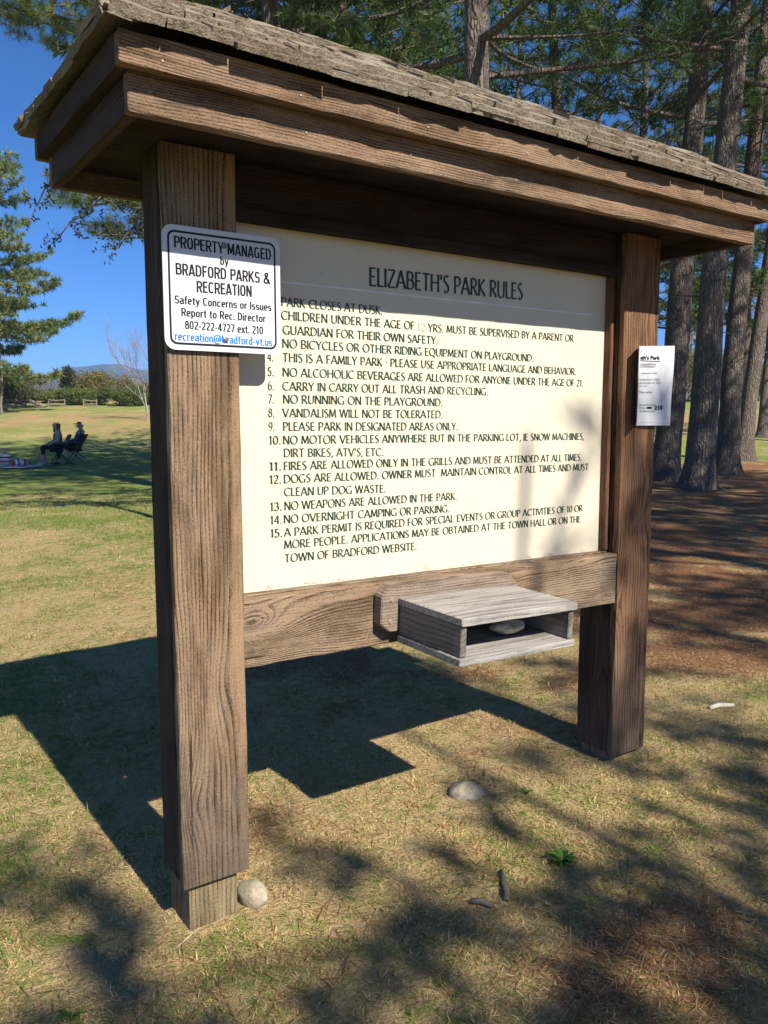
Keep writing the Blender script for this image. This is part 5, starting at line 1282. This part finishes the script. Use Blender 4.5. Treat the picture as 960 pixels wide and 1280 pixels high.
person(c1, rz_w, 'long-haired person in grey vest and cropped dark trousers sitting left of the capped one',
  dict(hip=(.08, 0, .53), shoulder=(.06, 0, .93), head=(.10, 0, 1.155), face=(1, .35, -.02), elbowl=(.10, .24, .70), wristl=(.30, .16, .60), elbowr=(.08, -.24, .70), wristr=(.32, -.14, .60), hdl=(1, -.3, -.3), hdr=(1, .3, -.3),
       kneel=(.47, .12, .50), anklel=(.52, .10, .09), kneer=(.48, -.10, .52), ankler=(.40, -.08, .09), cuff=.25),
  (mk('beige_sleeves', (.42, .29, .25)), mk('black_cropped_trousers', (.015, .014, .018)), mk('pale_shoes', (.5, .46, .42)), mk('grey_vest', (.13, .14, .15))), 'long', False)
c2 = pl(97, 23.4); chair(c2, rz_m, 'folding chair farther right, holding the person in a black cap')
person(c2, rz_m, 'person in black cap and blue shirt leaning back in the right hand chair',
  dict(hip=(.02, 0, .53), shoulder=(-.14, 0, .93), head=(-.10, 0, 1.125), face=(1, .1, .02), elbowl=(-.08, .26, .70), wristl=(.17, .26, .66), elbowr=(-.10, -.25, .70), wristr=(.14, -.22, .64), hdl=(1, 0, -.1), hdr=(1, .1, -.1),
       kneel=(.44, .12, .53), anklel=(.50, .11, .09), kneer=(.45, -.11, .53), ankler=(.56, -.10, .09), cuff=.8),
  (mk('blue_shirt', (.045, .085, .19)), mk('dark_trousers', (.02, .02, .028)), mk('dark_shoes', (.03, .028, .028)), None), 'short', True)
# striped blanket, bag and bundle
def stripes(name, axis, cols, wid):
    s = NT(name); sp = s.n('SeparateXYZ'); s.put(sp.inputs[0], s.obj()); v = s.math('FRACT', s.math('DIVIDE', sp.outputs[axis], wid))
    r = s.n('ValToRGB'); r.color_ramp.interpolation = 'CONSTANT'; el = r.color_ramp.elements
    while len(el) < len(cols): el.new(.5)
    for k, (p, c) in enumerate(cols): el[k].position = p; el[k].color = (*c, 1)
    s.put(r.inputs[0], v); s.bsdf(r.outputs[0], .9, s.bump(s.noise(s.obj(), 60), .4, .01), .1); return s.m
cB = at_dist(-6, 22.0); mb = MB(); N = 20; vs = []; fs = []
for i in range(N + 1):
    for j in range(N + 1):
        u_, v_ = (i / N - .5) * 2.3, (j / N - .5) * 1.7; e2 = wdir(u_, v_); x, y = cB.x + e2[0], cB.y + e2[1]
        vs.append((e2[0], e2[1], H(x, y) - cB.z + .02 + .025 * vnoise(np.array([u_ * 4 + 9]), np.array([v_ * 4 + 3]))[0]))
for i in range(N):
    for j in range(N): q_ = i * (N + 1) + j; fs.append((q_, q_ + N + 1, q_ + N + 2, q_ + 1))
n0 = len(vs); vs += [(x, y, z - .012) for x, y, z in vs]; fs += [tuple(n0 + k for k in f[::-1]) for f in fs]
mb.add(vs, fs); tag(mb.build('blanket', stripes('striped_blanket_cloth', 1, [(0, (.42, .38, .42)), (.3, (.16, .1, .2)), (.45, (.5, .45, .45)), (.7, (.3, .1, .13)), (.82, (.4, .36, .4))], .32), None, cB, True), 'striped picnic blanket spread on the shaded lawn', 'blanket')
cG = at_dist(2, 22.3) + Vector((0, 0, .03)); bag = empty('tote_bag', cG, 'white tote bag with red and dark stripes standing on the blanket', 'bag', None, world_az(1, 0))
mb = MB(); ring_ = []
for z, a, b in ((0, .27, .12), (.03, .29, .14), (.18, .285, .13), (.30, .275, .10), (.32, .27, .095), (.30, .255, .085), (.12, .25, .085)):
    ring_.append([(a * math.copysign(abs(math.cos(t)) ** .5, math.cos(t)), b * math.copysign(abs(math.sin(t)) ** .5, math.sin(t)), z) for t in [k * 2 * math.pi / 20 for k in range(20)]])
vs = [p for r_ in ring_ for p in r_]; fs = [(i * 20 + k, i * 20 + (k + 1) % 20, i * 20 + 20 + (k + 1) % 20, i * 20 + 20 + k) for i in range(6) for k in range(20)] + [tuple(range(20))[::-1], tuple(120 + k for k in range(20))]
mb.add(vs, fs); mb.build('bag_body', stripes('striped_canvas', 2, [(0, (.62, .56, .5)), (.28, (.5, .09, .08)), (.42, (.62, .57, .52)), (.62, (.05, .05, .06)), (.74, (.62, .57, .52))], .33), bag, None, True)
for y in (-.09, .09):
    mb = MB(); mb.tube([(-.12, y, .3), (-.1, y * 1.3, .42), (0, y * 1.5, .46), (.1, y * 1.3, .42), (.12, y, .3)], .012, 6); mb.build('handle', mk('canvas_handle', (.45, .38, .32)), bag, None, True)
cN = at_dist(24, 22.5) + Vector((0, 0, .03)); bm = bmesh.new(); bmesh.ops.create_icosphere(bm, subdivisions=3, radius=1)
for v in bm.verts:
    d = 1 + .35 * (vnoise(np.array([v.co.x * 2.2 + 4]), np.array([v.co.y * 2.2 + v.co.z * 2 + 6]))[0] - .5); v.co = Vector((v.co.x * .24 * d, v.co.y * .15 * d, max(v.co.z * .14 * d, -.05) + .05))
me = bpy.data.meshes.new('cloth_bundle'); bm.to_mesh(me); bm.free(); me.polygons.foreach_set('use_smooth', np.ones(len(me.polygons), bool))
tag(link('cloth_bundle', me, stripes('patched_bundle_cloth', 0, [(0, (.6, .58, .62)), (.35, (.5, .06, .07)), (.6, (.6, .58, .6)), (.8, (.08, .12, .35))], .3), None, cN), 'crumpled red white and blue bundle lying on the blanket', 'bundle')

# ------------------------------------------------------------------ air
hz = MB(); hz.box(-1500, 2400, -700, 2300, -2, 135)
s = NT('valley_haze'); pv = s.n('VolumePrincipled'); pv.inputs['Color'].default_value = (.42, .64, 1.0, 1); pv.inputs['Density'].default_value = 5e-4; pv.inputs['Anisotropy'].default_value = 0.0
s.t.links.new(pv.outputs[0], s.out.inputs[1])
HAZE = True
if HAZE: tag(hz.build('haze', s.m), 'thin bluish haze over the valley', 'haze', kind='stuff')
